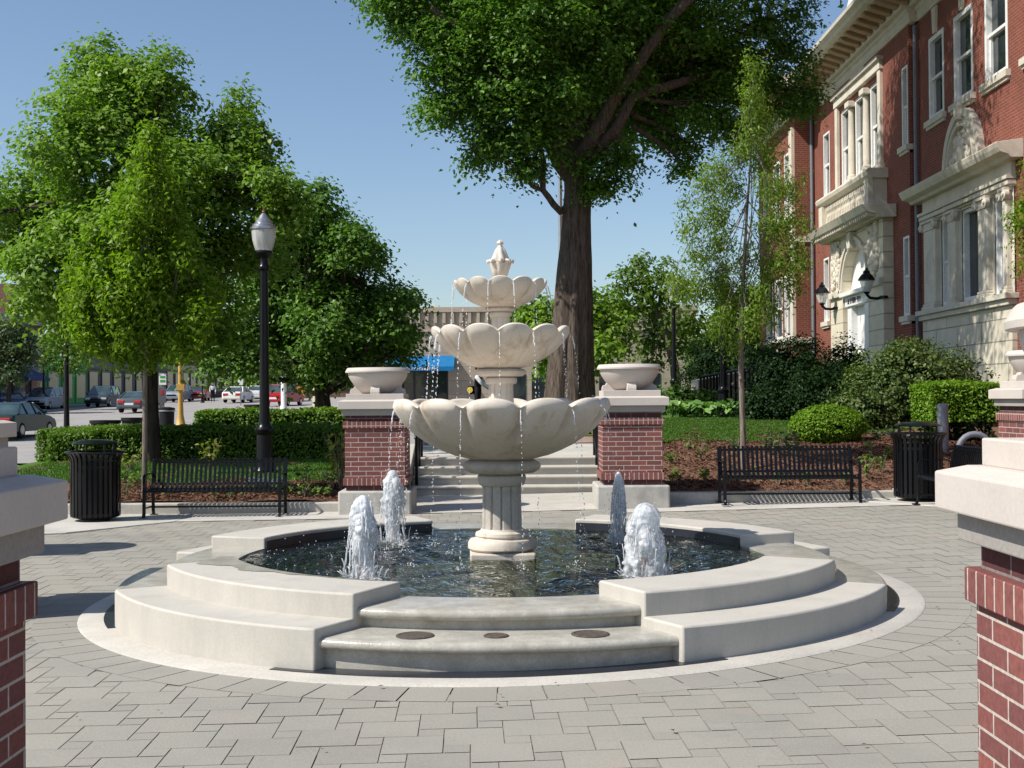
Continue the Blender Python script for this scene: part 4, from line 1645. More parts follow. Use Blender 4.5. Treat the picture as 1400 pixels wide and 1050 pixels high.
# ------------------------------------------------------------------ street lamps
def lamp(label, loc, scale=1.0):
    t = thing('street_lamp', label, 'street lamp', loc, 0, 'black post lamps with acorn lanterns')
    MB().lathe([(.21, -.3), (.21, .10), (.19, .13), (.165, .16), (.15, .40), (.145, .72), (.17, .76), (.175, .82), (.14, .86), (.115, .90), (.105, .95)], 16).build('base', 'black', t, smooth=30)
    MB().lathe([(.10, .94), (.088, 1.2), (.075, 3.62), (.075, 3.66)], 16).build('pole', 'black', t, smooth=40)
    MB().lathe([(.075, 3.62), (.105, 3.64), (.11, 3.68), (.08, 3.72), (.075, 3.84), (.12, 3.88), (.16, 3.93), (.155, 3.97)], 20).build('collar', 'black', t, smooth=35)
    MB().lathe([(.14, 3.965), (.165, 4.03), (.20, 4.16), (.212, 4.30), (.208, 4.36)], 20, cap0=False, cap1=False).build('lantern_glass', 'lamp_glass', t, smooth=60)
    MB().lathe([(.215, 4.345), (.235, 4.35), (.235, 4.375), (.205, 4.40), (.20, 4.43), (.155, 4.46), (.15, 4.50), (.10, 4.55), (.07, 4.60), (.03, 4.64)], 24).build('lantern_cap', 'steel', t, smooth=35)
    MB().lathe([(.02, 4.63), (.03, 4.66), (.012, 4.69), (.02, 4.71), (.003, 4.77)], 12).build('finial', 'copper', t, smooth=40)
    MB().lathe([(.03, 3.97), (.03, 4.10), (.05, 4.12), (.055, 4.2), (.03, 4.26)], 10).build('bulb', 'white', t, smooth=60)
    if scale != 1:
        t.scale = (scale,) * 3
    return t


lp = W(362, 640, 21.7)
l0 = lamp('tall black lamp post with silver cap in front of the dark maple', (lp.x, 21.7, .27))
def lamp_at(px, Y, zg, top_y, label):
    p = W(px, 540, Y)
    topz = W(px, top_y, Y).z
    return dup(l0, (p.x, Y, zg), 0, label, scale=(topz - zg) / 4.77)
lamp_at(91, 35, -.05, 425, 'dark lamp post at the left beyond the hedge end')
lamp_at(60, 97, street_z(-37, 97), 484, 'small far lamp post by the green shopfront')
lamp_at(277, 112, street_z(-28, 112), 486, 'small far lamp post behind the red parked car')
lamp_at(922, 38, 1.45, 383, 'lamp post beside the leaning tree behind the right pier')
lamp_at(989, 30, 1.1, 352, 'lamp post next to the pale balustrade and young tree')

# flagpole behind the big trunk
p = W(768, 545, 46)
t = thing('flagpole', 'thin pale pole rising behind the big trunk', 'flagpole', (p.x, 46, .9))
MB().lathe([(.15, 0), (.15, .2), (.09, .22), (.085, 6), (.06, 14)], 12).build('pole', 'steel', t, smooth=40)
MB().lathe([(.11, 13.98), (.12, 14.08), (.02, 14.2)], 12).build('ball', 'steel', t, smooth=50)


# ------------------------------------------------------------------ civic building
XC, XW, XP = 11.4, 11.6, 11.08
bl = thing('civic_building', 'red brick civic building with cream stone portal and deep cornice', 'building', (XC, 38, 1.3))
Z0B, ZTOP = -.5, 12.35


def bpart(mb, name, mat, parent=bl, **kw):
    return mb.build(name, mat, parent, world=True, **kw)


def holed_wall(X, y0, y1, z0, z1, holes, depth=.22):
    """wall facing -X with real openings; holes = (ya, yb, za, zb)"""
    ys = sorted(set([y0, y1] + [h[0] for h in holes] + [h[1] for h in holes]))
    zs = sorted(set([z0, z1] + [h[2] for h in holes] + [h[3] for h in holes]))
    mb = MB()
    for i in range(len(ys) - 1):
        for j in range(len(zs) - 1):
            yc, zc = (ys[i] + ys[i + 1]) / 2, (zs[j] + zs[j + 1]) / 2
            if any(h[0] < yc < h[1] and h[2] < zc < h[3] for h in holes):
                continue
            mb.add([(X, ys[i], zs[j]), (X, ys[i + 1], zs[j]), (X, ys[i + 1], zs[j + 1]), (X, ys[i], zs[j + 1])], [(0, 3, 2, 1)])
    for (a, b, c, d) in holes:
        e = X + depth
        mb.add([(X, a, c), (e, a, c), (e, a, d), (X, a, d)], [(0, 1, 2, 3)])
        mb.add([(X, b, c), (X, b, d), (e, b, d), (e, b, c)], [(0, 1, 2, 3)])
        mb.add([(X, a, d), (e, a, d), (e, b, d), (X, b, d)], [(0, 1, 2, 3)])
        mb.add([(X, a, c), (X, b, c), (e, b, c), (e, a, c)], [(0, 1, 2, 3)])
    return mb


def window(X, ya, yb, za, zb, depth=.13, rail=True, sill=True, fw=.12, keystone=False):
    """sash window set into the wall plane X; frame with glass, meeting rail and stone sill"""
    e = X + depth
    mb = MB()
    mb.box(e - .14, e + .05, ya, ya + fw, za, zb)
    mb.box(e - .14, e + .05, yb - fw, yb, za, zb)
    mb.box(e - .14, e + .05, ya + fw, yb - fw, zb - fw, zb)
    mb.box(e - .14, e + .05, ya + fw, yb - fw, za, za + fw)
    if rail:
        zm = (za + zb) / 2
        mb.box(e - .10, e + .03, ya + fw, yb - fw, zm - .04, zm + .04)
        mb.box(e - .06, e + .03, ya + fw, ya + fw + .06, za + fw, zm - .04)
        mb.box(e - .06, e + .03, yb - fw - .06, yb - fw, za + fw, zm - .04)
    f = bpart(mb, 'window', 'white')
    bpart(MB().box(e + .0, e + .02, ya + .02, yb - .02, za + .02, zb - .02), 'pane', 'glass', f)
    if sill:
        bpart(MB().box(X - .12, X + .1, ya - .14, yb + .14, za - .16, za - .002).box(X - .07, X + .1, ya - .1, yb + .1, za - .24, za - .162), 'sill', 'limestone', f)
    if keystone:
        ym = (ya + yb) / 2
        bpart(MB().prism([(ym - .10, zb + .02), (ym + .10, zb + .02), (ym + .17, zb + .72), (ym - .17, zb + .72)], 'x', X - .07, X + .06), 'keystone', 'limestone', f)
    return f


# near wing
def yx(px, X):
    return FX(px, 300, X)[0]


YS = 32.3 * 1680 / 1550.0         # where the centre block meets the near wing
holes_w = []
for (pa, pb) in ((1272.4, 1293), (1306.7, 1333), (1349.5, 1381)):
    holes_w.append((yx(pb, XW), yx(pa, XW), 9.17, 11.45))
ext = [(holes_w[2][0] - 2.3, holes_w[2][0] - 1.0, 9.17, 11.45), (holes_w[2][0] - 4.6, holes_w[2][0] - 3.3, 9.17, 11.45)]
trip = [(yx(1377, XW), yx(1360, XW), 4.0, 6.35), (yx(1343, XW), yx(1315, XW), 4.0, 6.35), (yx(1302, XW), yx(1287, XW), 4.0, 6.35)]
ybay0, ybay1 = yx(1389, XW), yx(1266, XW)
bpart(holed_wall(XW, 14, YS + .1, Z0B, ZTOP, holes_w + ext + trip), 'wing_wall', 'bbrick', fix=False)
bpart(MB().box(XW + .25, XW + 14, 14.05, 50.5, Z0B, ZTOP - .05), 'building_mass', 'bbrick', fix=True)
for h in holes_w + ext:
    window(XW, *h, keystone=True)
for i, h in enumerate(trip):
    window(XW, *h, depth=.16, rail=(i != 1), sill=False, fw=.10)
# stone bay round the triple window
mb = MB()
mb.box(XW - .12, XW + .02, ybay0, ybay1, Z0B, 3.68)
bpart(mb, 'stone_base', 'ashlar', bevel=.01)
bpart(MB().box(XW - .30, XW + .02, ybay0 - .12, ybay1 + .12, 3.82, 3.95).box(XW - .22, XW + .02, ybay0 - .06, ybay1 + .06, 3.682, 3.818), 'bay_sill', 'limestone', bevel=.01)
pil = [(yx(1387, XW), yx(1378, XW)), (yx(1360, XW), yx(1344, XW)), (yx(1315, XW), yx(1302, XW)), (yx(1287, XW), yx(1269, XW))]
for (a, b) in pil:
    f = bpart(MB().box(XW - .16, XW + .01, a + .06, b - .06, 4.13, 6.12), 'pilaster', 'limestone', bevel=.02)
    bpart(MB().box(XW - .22, XW + .01, a, b, 3.952, 4.05).box(XW - .19, XW + .01, a + .03, b - .03, 4.052, 4.128), 'pilaster_base', 'limestone', f, bevel=.02)
    mb = MB()
    mb.box(XW - .24, XW + .01, a - .02, b + .02, 6.33, 6.40)
    mb.box(XW - .18, XW + .01, a + .04, b - .04, 6.122, 6.328)
    for yy in (a + .03, b - .03):
        mb.lathe([(.02, -.05), (.11, -.05), (.11, .05), (.06, .06), (.05, .09), (.01, .1)], 14)
        n_ = 6 * 14
        mb.v[-n_:] = [(XW - .19 - z, yy + x, 6.24 + y) for x, y, z in mb.v[-n_:]]
    bpart(mb, 'pilaster_capital', 'limestone', f, smooth=40)
bpart(MB().box(XW - .10, XW + .012, ybay0, ybay1, 6.402, 7.0).box(XW - .2, XW + .012, ybay0 - .03, ybay1 + .03, 6.45, 6.56).box(XW - .24, XW + .012, ybay0 - .05, ybay1 + .05, 6.575, 6.66), 'bay_entablature', 'limestone', bevel=.008)
bpart(MB().prism([(XW + .01, 6.99), (XW - .28, 6.99), (XW - .34, 7.06), (XW - .52, 7.12), (XW - .58, 7.22), (XW - .62, 7.32), (XW - .60, 7.34), (XW + .01, 7.42)], 'y', ybay0 - .45, ybay1 + .45), 'bay_cornice', 'limestone', bevel=.006)
bpart(holed_wall(XW - .04, ybay0, ybay1, 3.955, 6.40, trip, .06), 'bay_panel', 'limestone', fix=False)
# carved lunette above it
ym = (yx(1296.4, XW) + yx(1348, XW)) / 2
rl = (yx(1296.4, XW) - yx(1348, XW)) / 2
mb = MB()
for (ra, rb, xo) in ((rl, rl * .86, .16), (rl * .86, rl * .74, .11), (rl * .74, rl * .70, .18)):
    vs, fs = [], []
    n = 24
    for i in range(n + 1):
        a = PI * i / n
        for r in (ra, rb):
            for xx in (XW - xo, XW + .02):
                vs.append((xx, ym + r * math.cos(a), 7.41 + r * 1.16 * math.sin(a)))
    for i in range(n):
        o = i * 4
        fs += [(o, o + 2, o + 6, o + 4), (o, o + 4, o + 5, o + 1), (o + 2, o + 3, o + 7, o + 6)]
    mb.add(vs, fs)
bpart(mb, 'lunette_arch', 'limestone', smooth=40)
mb = MB()
poly = [(ym + rl * .71 * math.cos(PI * i / 20), 7.41 + rl * .71 * 1.16 * math.sin(PI * i / 20)) for i in range(21)]
mb.prism(poly, 'x', XW - .04, XW + .02)
bpart(mb, 'lunette_panel', 'limestone')
mb = MB()
rg = random.Random(4)
for k in range(130):
    a = PI * rg.random()
    r = rl * .62 * math.sqrt(rg.random())
    mb.ball((XW - .07, ym + r * math.cos(a), 7.48 + r * 1.1 * math.sin(a)), rg.uniform(.03, .085), 8, 6, (1, 1, 1.6))
mb.ball((XW - .1, ym, 7.85), .20, 10, 8, (.6, .8, 1.6))
bpart(mb, 'carving', 'limestone', smooth=180)
bpart(MB().box(XW - .26, XW, ym - .12, ym + .12, 8.62, 8.95).ball((XW - .12, ym, 9.02), .12), 'arch_keystone', 'limestone', bevel=.01)

# centre block
YE = yx(1113, XC)
up3 = (yx(1205, XC), yx(1149, XC), 8.75, 11.45)
nar = [(yx(1244, XC) , yx(1234.5, XC), 8.8, 11.1), (yx(1135.4, XC), yx(1127, XC), 8.8, 11.1), (yx(1246, XC), yx(1238.5, XC), 4.3, 6.6), (yx(1133, XC), yx(1126, XC), 4.3, 6.6)]
nar[0] = (YS + .10, YS + .62, 8.8, 11.1)
nar[2] = (YS + .10, YS + .62, 3.9, 6.2)
ypor0, ypor1 = yx(1207, XP), yx(1134.5, XP)
ydc = (ypor0 + ypor1) / 2 + .0
portal_hole = (ypor0 + .5, ypor1 - .5, Z0B, 7.0)
bpart(holed_wall(XC, YS, YE, Z0B, ZTOP, nar + [up3, portal_hole], .3), 'main_wall', 'bbrick', fix=False)
bpart(MB().add([(XC, YS, Z0B), (XW + .02, YS, Z0B), (XW + .02, YS, ZTOP), (XC, YS, ZTOP)], [(0, 1, 2, 3)]), 'wall_return', 'bbrick', fix=False)
for h in nar:
    window(XC, *h, fw=.07)
# upper triple window in stone frame
a, b, z0, z1 = up3
mb = MB()
mb.box(XC - .10, XC + .02, a - .28, a, z0 - .05, z1 + .15).box(XC - .10, XC + .02, b, b + .28, z0 - .05, z1 + .15)
mb.box(XC - .13, XC + .02, a - .32, b + .32, z1 + .152, z1 + .42).box(XC - .22, XC + .02, a - .38, b + .38, z1 + .43, z1 + .55)
bpart(mb, 'window_surround', 'limestone', bevel=.015)
w3 = (b - a - .9) / 3
for k in range(3):
    ya = a + k * (w3 + .45)
    window(XC + .05, ya, ya + w3, z0, z1, depth=.16, sill=False, fw=.11)
    if k < 2:
        yc = ya + w3 + .225
        f = bpart(MB().lathe([(.17, 0), (.17, .1), (.14, .13), (.135, 1.2), (.115, 2.25), (.13, 2.3)], 16, (XC + .02, yc, z0 + .1)), 'column', 'limestone', smooth=40)
        bpart(MB().box(XC - .18, XC + .2, yc - .22, yc + .22, z1 - .22, z1 - .02).box(XC - .16, XC + .2, yc - .2, yc + .2, z0, z0 + .1), 'column_capital', 'limestone', f, bevel=.03)
bpart(MB().box(XC - .18, XC + .02, a - .42, b + .42, z0 - .22, z0 - .052), 'surround_sill', 'limestone', bevel=.01)
ymw = (a + b) / 2
bpart(MB().box(XC - .06, XC + .02, ymw - .8, ymw + .8, z1 + .56, ZTOP - .05), 'plaque', 'limestone', bevel=.02)
# balcony and lower entablature
mb = MB()
mb.prism([(XC + .01, 8.2), (XC - .45, 8.2), (XC - .62, 8.3), (XC - .66, 8.42), (XC - .60, 8.50), (XC + .01, 8.50)], 'y', a - .75, b + .85)
bpart(mb, 'balcony_top', 'limestone', bevel=.006)
mb = MB().box(XC - .40, XC + .01, a - .6, b + .7, 7.28, 8.198)
for k in range(2):
    yk = (a - .6) if k == 0 else (b + .25)
    mb.box(XC - .58, XC - .402, yk, yk + .45, 7.28, 8.198)
bpart(mb, 'balcony_front', 'limestone', bevel=.01)
mb = MB()
ny = 26
for k in range(ny):
    yy = a - .1 + (b - a + .2) * k / (ny - 1)
    mb.box(XC - .47, XC - .402, yy - .055, yy + .055, 8.0, 8.16)
    mb.box(XC - .46, XC - .402, yy - .045, yy + .045, 7.45, 7.80)
bpart(mb, 'dentil_band', 'limestone')
bpart(MB().prism([(XP + .3, 6.9), (XP - .25, 6.9), (XP - .30, 7.0), (XP - .62, 7.06), (XP - .70, 7.2), (XP - .74, 7.27), (XP + .3, 7.278)], 'y', ypor0 - .35, ypor1 + .35), 'portal_cornice', 'limestone', bevel=.006)
mb = MB()
ny = 30
for k in range(ny):
    yy = ypor0 - .2 + (ypor1 - ypor0 + .4) * k / (ny - 1)
    mb.box(XP - .56, XP - .02, yy - .05, yy + .05, 6.93, 7.045)
bpart(mb, 'dentil_band', 'limestone')
# portal: rusticated mass with an arched opening
RA, ZSP = 1.46, 5.05
ya, yb = ydc - RA, ydc + RA
mb = MB()
zf = 1.9
mb.box(XP, XC + .05, ypor0, ya, Z0B, ZSP)
mb.box(XP, XC + .05, yb, ypor1, Z0B, ZSP)
vs, fs = [], []
n = 28
for i in range(n + 1):
    an = PI * i / n
    yy, zz = ydc - RA * math.cos(an), ZSP + RA * math.sin(an)
    top = (ypor0 + (ypor1 - ypor0) * i / n, 6.89)
    if i == 0:
        top = (ypor0, ZSP)
    if i == n:
        top = (ypor1, ZSP)
    if 0 < i < n:
        t_ = (i - 1) / (n - 2)
        top = (ypor0 + (ypor1 - ypor0) * t_, 6.89)
    vs += [(XP, yy, zz), (XP, top[0], top[1]), (XC + .6, yy, zz)]
for i in range(n):
    o = i * 3
    fs += [(o, o + 1, o + 4, o + 3), (o, o + 3, o + 5, o + 2)]
mb.add(vs, fs)
mb.add([(XP, ypor0, ZSP), (XC, ypor0, ZSP), (XC, ypor0, 6.89), (XP, ypor0, 6.89)], [(0, 1, 2, 3)])
mb.add([(XP, ypor1, ZSP), (XC, ypor1, ZSP), (XC, ypor1, 6.89), (XP, ypor1, 6.89)], [(0, 3, 2, 1)])
bpart(mb, 'portal', 'rustic', fix=False)
mb = MB()
for (ra, rb, xo) in ((RA + .24, RA + .12, .10), (RA + .12, RA, .05)):
    vs, fs = [], []
    for i in range(n + 1):
        an = PI * i / n
        for r in (ra, rb):
            for xx in (XP - xo, XP + .01):
                vs.append((xx, ydc - r * math.cos(an), ZSP + r * math.sin(an)))
    for i in range(n):
        o = i * 4
        fs += [(o, o + 2, o + 6, o + 4), (o, o + 4, o + 5, o + 1), (o + 2, o + 3, o + 7, o + 6)]
    mb.add(vs, fs)
bpart(mb, 'archivolt', 'limestone', smooth=40)
mb = MB().prism([(ydc - .16, 6.35), (ydc + .16, 6.35), (ydc + .24, 6.88), (ydc - .24, 6.88)], 'x', XP - .22, XP + .02)
bpart(mb, 'arch_keystone', 'limestone', bevel=.02)
for (p_, q_) in ((ypor0 + .05, ya - .02), (yb + .02, ypor1 - .05)):
    bpart(MB().box(XP - .1, XP + .02, p_, q_, ZSP - .12, ZSP + .10), 'impost', 'limestone', bevel=.02)
rg = random.Random(8)
for sgn in (-1, 1):
    mb = MB()
    for k in range(110):
        yy = ydc + sgn * rg.uniform(1.7, 2.55)
        zz = rg.uniform(5.3, 6.78)
        if math.hypot(yy - ydc, zz - ZSP) < RA + .3:
            continue
        mb.ball((XP - .03, yy, zz), rg.uniform(.035, .10), 8, 6, (1.1, 1, 1.6))
    bpart(mb, 'spandrel_carving', 'limestone', smooth=180)
# doorway in the arch
XD = XP + .36
mb = MB()
poly = [(ydc - RA, 3.0)] + [(ydc - RA * math.cos(PI * i / 20), ZSP + RA * math.sin(PI * i / 20)) for i in range(21)] + [(ydc + RA, 3.0)]
mb.prism(poly, 'x', XD - .06, XD + .02)
bpart(mb, 'tympanum', 'white')
mb = MB()
mb.box(XD - .28, XD + .19, ydc - 1.2, ydc - .75, 1.8, 4.55).box(XD - .28, XD + .19, ydc + .75, ydc + 1.2, 1.8, 4.55)
mb.box(XD - .34, XD + .19, ydc - 1.3, ydc + 1.3, 4.552, 4.88).box(XD - .50, XD + .19, ydc - 1.42, ydc + 1.42, 4.882, 5.02)
drs = bpart(mb, 'door_frame', 'white', bevel=.012)
bpart(MB().box(XD + .05, XD + .10, ydc - .75, ydc + .75, 1.8, 4.55), 'door', 'glass', drs)
mb = MB().box(XD + .02, XD + .048, ydc - .03, ydc + .03, 1.8, 4.55).box(XD + .02, XD + .048, ydc - .75, ydc + .75, 2.6, 2.7).box(XD + .02, XD + .048, ydc - .75, ydc + .75, 3.95, 4.05)
bpart(mb, 'door_bars', 'iron', drs)
mb = MB()
rg = random.Random(2)
yy = ydc + .95
for w_ in (2, 6, 4):
    for k in range(w_):
        mb.box(XD - .352, XD - .338, yy - .07, yy - .045, 4.63, 4.80)
        mb.box(XD - .352, XD - .338, yy - .045, yy, rg.choice((4.63, 4.70, 4.775)), rg.choice((4.66, 4.735, 4.80)) + .02)
        yy -= .115
    yy -= .09
bpart(mb, 'lintel_lettering', 'black', drs)
# dark letters round the right side of the arched panel
for ch, an in (('L', 62), ('A', 48), ('G', 35)):
    cu = bpy.data.curves.new('arch_letter', 'FONT')
    cu.body = ch
    cu.size = .42
    cu.extrude = .02
    cu.align_x = 'CENTER'
    cu.materials.append(M['black'])
    tmp = bpy.data.objects.new('arch_letter', cu)
    COL.objects.link(tmp)
    bpy.context.view_layer.update()
    lme = bpy.data.meshes.new_from_object(tmp.evaluated_get(bpy.context.evaluated_depsgraph_get()))
    bpy.data.objects.remove(tmp)
    lo = bpy.data.objects.new('arch_letter', lme)
    COL.objects.link(lo)
    lo.parent = drs
    rr_ = RA * .72
    wp = Vector((XD - .065, ydc - rr_ * math.cos(R(an)), ZSP + rr_ * math.sin(R(an)))) - parent_world(drs)
    th_ = R(90 - an)
    ex, ey = Vector((0, -math.cos(th_), -math.sin(th_))), Vector((0, -math.sin(th_), math.cos(th_)))
    mw = Matrix((ex, ey, Vector((-1, 0, 0)))).transposed().to_4x4()
    lo.rotation_euler = mw.to_euler()
    lo.location = wp
# far pavilion: stands forward of the centre block, its end wall in shade
XW_, XW = XW, 10.7
YF = XW * 1680 / 340.0
fw = [(yx(1067, XW), yx(1058, XW)), (yx(1081, XW), yx(1073, XW)), (yx(1051, XW), yx(1044, XW))]
fh = [(p, q, 8.6, 11.0) for p, q in fw] + [(p, q, 3.9, 6.3) for p, q in ((yx(1083, XW), yx(1072, XW)), (yx(1069, XW), yx(1059, XW)), (yx(1056, XW), yx(1047, XW)))]
bpart(holed_wall(XW, YE, YF, Z0B, ZTOP, fh), 'wing_wall', 'bbrick', fix=False)
for h in fh:
    window(XW, *h, fw=.09)
bpart(MB().box(XW - .1, XW + .02, YE + 1.6, YF, Z0B, 3.5), 'stone_base', 'ashlar', bevel=.01)
bpart(MB().box(XW - .12, XW + .02, YE + .08, YE + .55, 3.502, ZTOP - .6), 'quoin_strip', 'limestone', bevel=.01)
bpart(MB().tube([(XC - .10, YE - .14, Z0B), (XC - .10, YE - .14, 12.1)], .07, 8), 'downpipe', 'grey_post', smooth=50)
bpart(MB().tube([(XW_ - .10, YS - .25, Z0B), (XW_ - .10, YS - .25, 12.1)], .06, 8), 'downpipe', 'grey_post', smooth=50)
bpart(MB().add([(XW, YE, Z0B), (XC + .1, YE, Z0B), (XC + .1, YE, ZTOP), (XW, YE, ZTOP)], [(0, 1, 2, 3)]), 'wall_return', 'bbrick', fix=False)
for zz in (3.6, 7.4):
    bpart(MB().box(XW - .06, XC - .01, YE - .06, YE + .02, zz, zz + .22), 'string_course', 'limestone', bevel=.01)
# cornice right along the facade
def cornice(y0, y1, X, name):
    z = ZTOP
    bpart(MB().prism([(X + .3, z - .14), (X - .06, z - .14), (X - .10, z - .08), (X - .10, z + .10), (X - .16, z + .14), (X - .16, z + .24), (X + .3, z + .24)], 'y', y0, y1), 'frieze', 'limestone')
    bpart(MB().prism([(X + .3, z + .242), (X - .30, z + .242), (X - .34, z + .56), (X - 1.05, z + .60), (X - 1.12, z + .62), (X - 1.16, z + .72), (X - 1.28, z + .80), (X - 1.30, z + .90), (X - 1.20, z + .93), (X + .3, z + 1.25)], 'y', y0, y1), 'cornice', 'limestone')
    mb = MB()
    n_ = int((y1 - y0) / .62)
    for k in range(n_):
        yy = y0 + (k + .5) * (y1 - y0) / n_
        bpart(MB().prism([(X - .342, z + .30), (X - .80, z + .44), (X - .95, z + .50), (X - .95, z + .585), (X - .342, z + .545)], 'y', yy - .15, yy + .15), 'modillion', 'modillion', bevel=.02)


cornice(14, YS - .02, XW_, 'near')
cornice(YS - .35, YE - 1.35, XC, 'centre')
cornice(YE - 1.34, YF + .3, XW, 'far')
XW = XW_
bpart(MB().prism([(XW - 1.2, ZTOP + 1.0), (XW + .2, ZTOP + 1.3), (XW + 4.2, ZTOP + 4.3), (XW + 11, ZTOP + 4.3), (XW + 14, ZTOP + 1.0)], 'y', 13.8, YF), 'roof', 'slate')
yd, zd = FX(1186, 12, XC + .9)
mb = MB().box(XC + .6, XC + 3, yd - .8, yd + .8, ZTOP + 1.0, ZTOP + 2.9).prism([(yd - 1.0, ZTOP + 2.9), (yd + 1.0, ZTOP + 2.9), (yd, ZTOP + 3.6)], 'x', XC + .45, XC + 3.2)
f = bpart(mb, 'dormer', 'white', bevel=.01)
bpart(MB().box(XC + .57, XC + .61, yd - .5, yd + .5, ZTOP + 1.4, ZTOP + 2.7), 'pane', 'glass', f)
bpart(MB().box(XW - .85, XW + 14, YF - .25, YF - .02, Z0B, ZTOP), 'end_wall', 'bbrick')


def wall_lantern(label, px, py, X):
    y, z = FX(px, py, X - .5)
    t = thing('wall_lantern', label, 'wall lantern', (X, y, z), 0, 'black lanterns on brackets beside the door')
    x = -.5
    MB().tube([(0, 0, -.38), (-.2, 0, -.42), (-.4, 0, -.40), (x, 0, -.30), (x, 0, -.2)], .045, 8).lathe([(.13, -.04), (.13, .04)], 12, (0, 0, -.38)).build('bracket', 'black', t, smooth=50)
    MB().lathe([(.10, -.22), (.13, -.18), (.22, .12)], 8, (x, 0, 0)).build('glass', 'lamp_glass', t)
    MB().lathe([(.26, .12), (.26, .15), (.17, .28), (.10, .34), (.11, .38), (.05, .44), (.04, .5)], 8, (x, 0, 0)).build('cap', 'black', t)
    MB().lathe([(.06, -.28), (.11, -.22)], 8, (x, 0, 0)).build('cup', 'black', t)
    MB().lathe([(.04, -.18), (.06, -.05), (.03, .03)], 8, (x, 0, 0)).build('bulb', 'white', t, smooth=60)
    return t


wall_lantern('black wall lantern on the right side of the arched door', 1185, 389, XP)
wall_lantern('black wall lantern on the left side of the arched door', 1124, 406, XP)

# steps up to the door with balustrade, seen between the trees
t = thing('entrance_stair', 'pale stair wall with black railing rising to the building entrance', 'stair', (6.6, 36.5, 1.4))
mb = MB()
q0, q1, q2 = W(950, 535, 33.5), W(985, 528, 34.5), W(1040, 516, 36.5)
for (p, q) in ((q0, q1), (q1, q2)):
    d = (q - p)
    nrm = Vector((-d.y, d.x, 0)).normalized() * .12
    vs = []
    for e in (p, q):
        for s in (-1, 1):
            vs += [(e.x + nrm.x * s, e.y + nrm.y * s, 1.0), (e.x + nrm.x * s, e.y + nrm.y * s, e.z + .30)]
    mb.add(vs, [(0, 1, 3, 2), (0, 4, 5, 1), (2, 3, 7, 6), (1, 5, 7, 3), (4, 6, 7, 5)])
bpart(mb, 'stair_wall', 'limestone', t)
mb = MB()
for (p, q, n_) in ((q0, q1, 8), (q1, q2, 9)):
    for k in range(n_):
        e = p.lerp(q, k / n_) + Vector((.14, -.15, 0))
        mb.box(e.x - .03, e.x + .03, e.y - .03, e.y + .03, e.z - .55, e.z + .36)
bpart(mb, 'railing', 'black', t)
bpart(MB().tube([q0 + Vector((.14, -.15, .38)), q1 + Vector((.14, -.15, .38)), q2 + Vector((.14, -.15, .38))], .04, 6), 'top_rail', 'black', t, smooth=50)
for k in range(8):
    bpart(MB().box(6.9 + .35 * k, 11.2, 34.2, 39.5, 1.2 + .1 * k, 1.3 + .1 * k), 'step', 'limestone', t, bevel=.01)
# ------------------------------------------------------------------ background building with blue awning
YT = 80.0
gzT = 1.0
tb = thing('shop_building', 'long flat roofed tan shop building with blue awning, beyond the plaza', 'building', (1.5, YT, gzT))
xl, xr = W(497, 545, YT).x, W(952, 545, YT).x
ztop = W(600, 421, YT).z
sh = (W(549, 545, YT).x, W(613, 545, YT).x)
mb = MB()
mb.box(xl, sh[0], YT, YT + 14, -.5, ztop).box(sh[1], xr, YT, YT + 14, -.5, ztop).box(sh[0], sh[1], YT, YT + 14, 3.6, ztop)
mb.build('wall', 'tan_wall', tb, world=True)
MB().box(xl - .15, xr + .15, YT - .16, YT - .002, ztop - .28, ztop + .04).box(xl, xr, YT - .10, YT - .002, ztop - 1.55, ztop - 1.42).build('coping', 'tan_trim', tb, world=True)
mb = MB()
nb = int((xr - xl) / .55)
for k in range(nb):
    x = xl + (k + .5) * (xr - xl) / nb
    mb.box(x - .10, x + .10, YT - .13, YT - .003, ztop - 1.0, ztop - .30)
mb.build('corbel_band', 'tan_trim', tb, world=True)
f = MB().box(sh[0], sh[1], YT + .5, YT + .6, -.5, 3.6).build('shop_window', 'glass', tb, world=True)
mb = MB()
for k in range(5):
    x = sh[0] + (sh[1] - sh[0] - .12) * k / 4
    mb.box(x, x + .12, YT + .35, YT + .497, -.5, 3.6)
mb.box(sh[0], sh[1], YT + .34, YT + .49, 1.0, 1.5)
mb.build('mullion', 'dark_front', f, world=True)
p = W(618, 428, YT)
for k in range(5):
    x = W(700 + 46 * k, 545, YT).x
    MB().box(x - .9, x + .9, YT - .04, YT + .02, 1.2, 3.2).build('shop_window', 'glass', tb, world=True)
MB().box(W(590, 420, YT).x - .15, W(590, 420, YT).x + .15, YT + 2, YT + 2.3, ztop, ztop + .45).build('roof_vent', 'white', tb, world=True)
ax0, ax1 = W(527, 545, YT - 1.2).x, W(621, 545, YT - 1.2).x
za, zb_ = W(600, 486, YT - .6).z, W(600, 507, YT - 1.3).z
aw = thing('shop_awning', 'bright blue cloth awning on the tan shop building', 'awning', ((ax0 + ax1) / 2, YT, zb_))
MB().prism([(YT - .01, za), (YT - 1.3, zb_ + .28), (YT - 1.3, zb_), (YT - 1.22, zb_), (YT - .01, zb_ + .2)], 'x', ax0, ax1).build('cloth', 'blue_cloth', aw, world=True)
mb = MB()
rg = random.Random(5)
x = ax0 + .9
while x < ax1 - .9:
    w_ = rg.uniform(.08, .13)
    mb.box(x, x + .03, YT - 1.318, YT - 1.304, zb_ + .06, zb_ + .24)
    mb.box(x + .035, x + w_, YT - 1.318, YT - 1.304, zb_ + rg.choice((.06, .13, .2)), zb_ + rg.choice((.17, .24)))
    x += w_ + rg.choice((.05, .05, .22))
mb.build('lettering', 'white', aw, world=True)

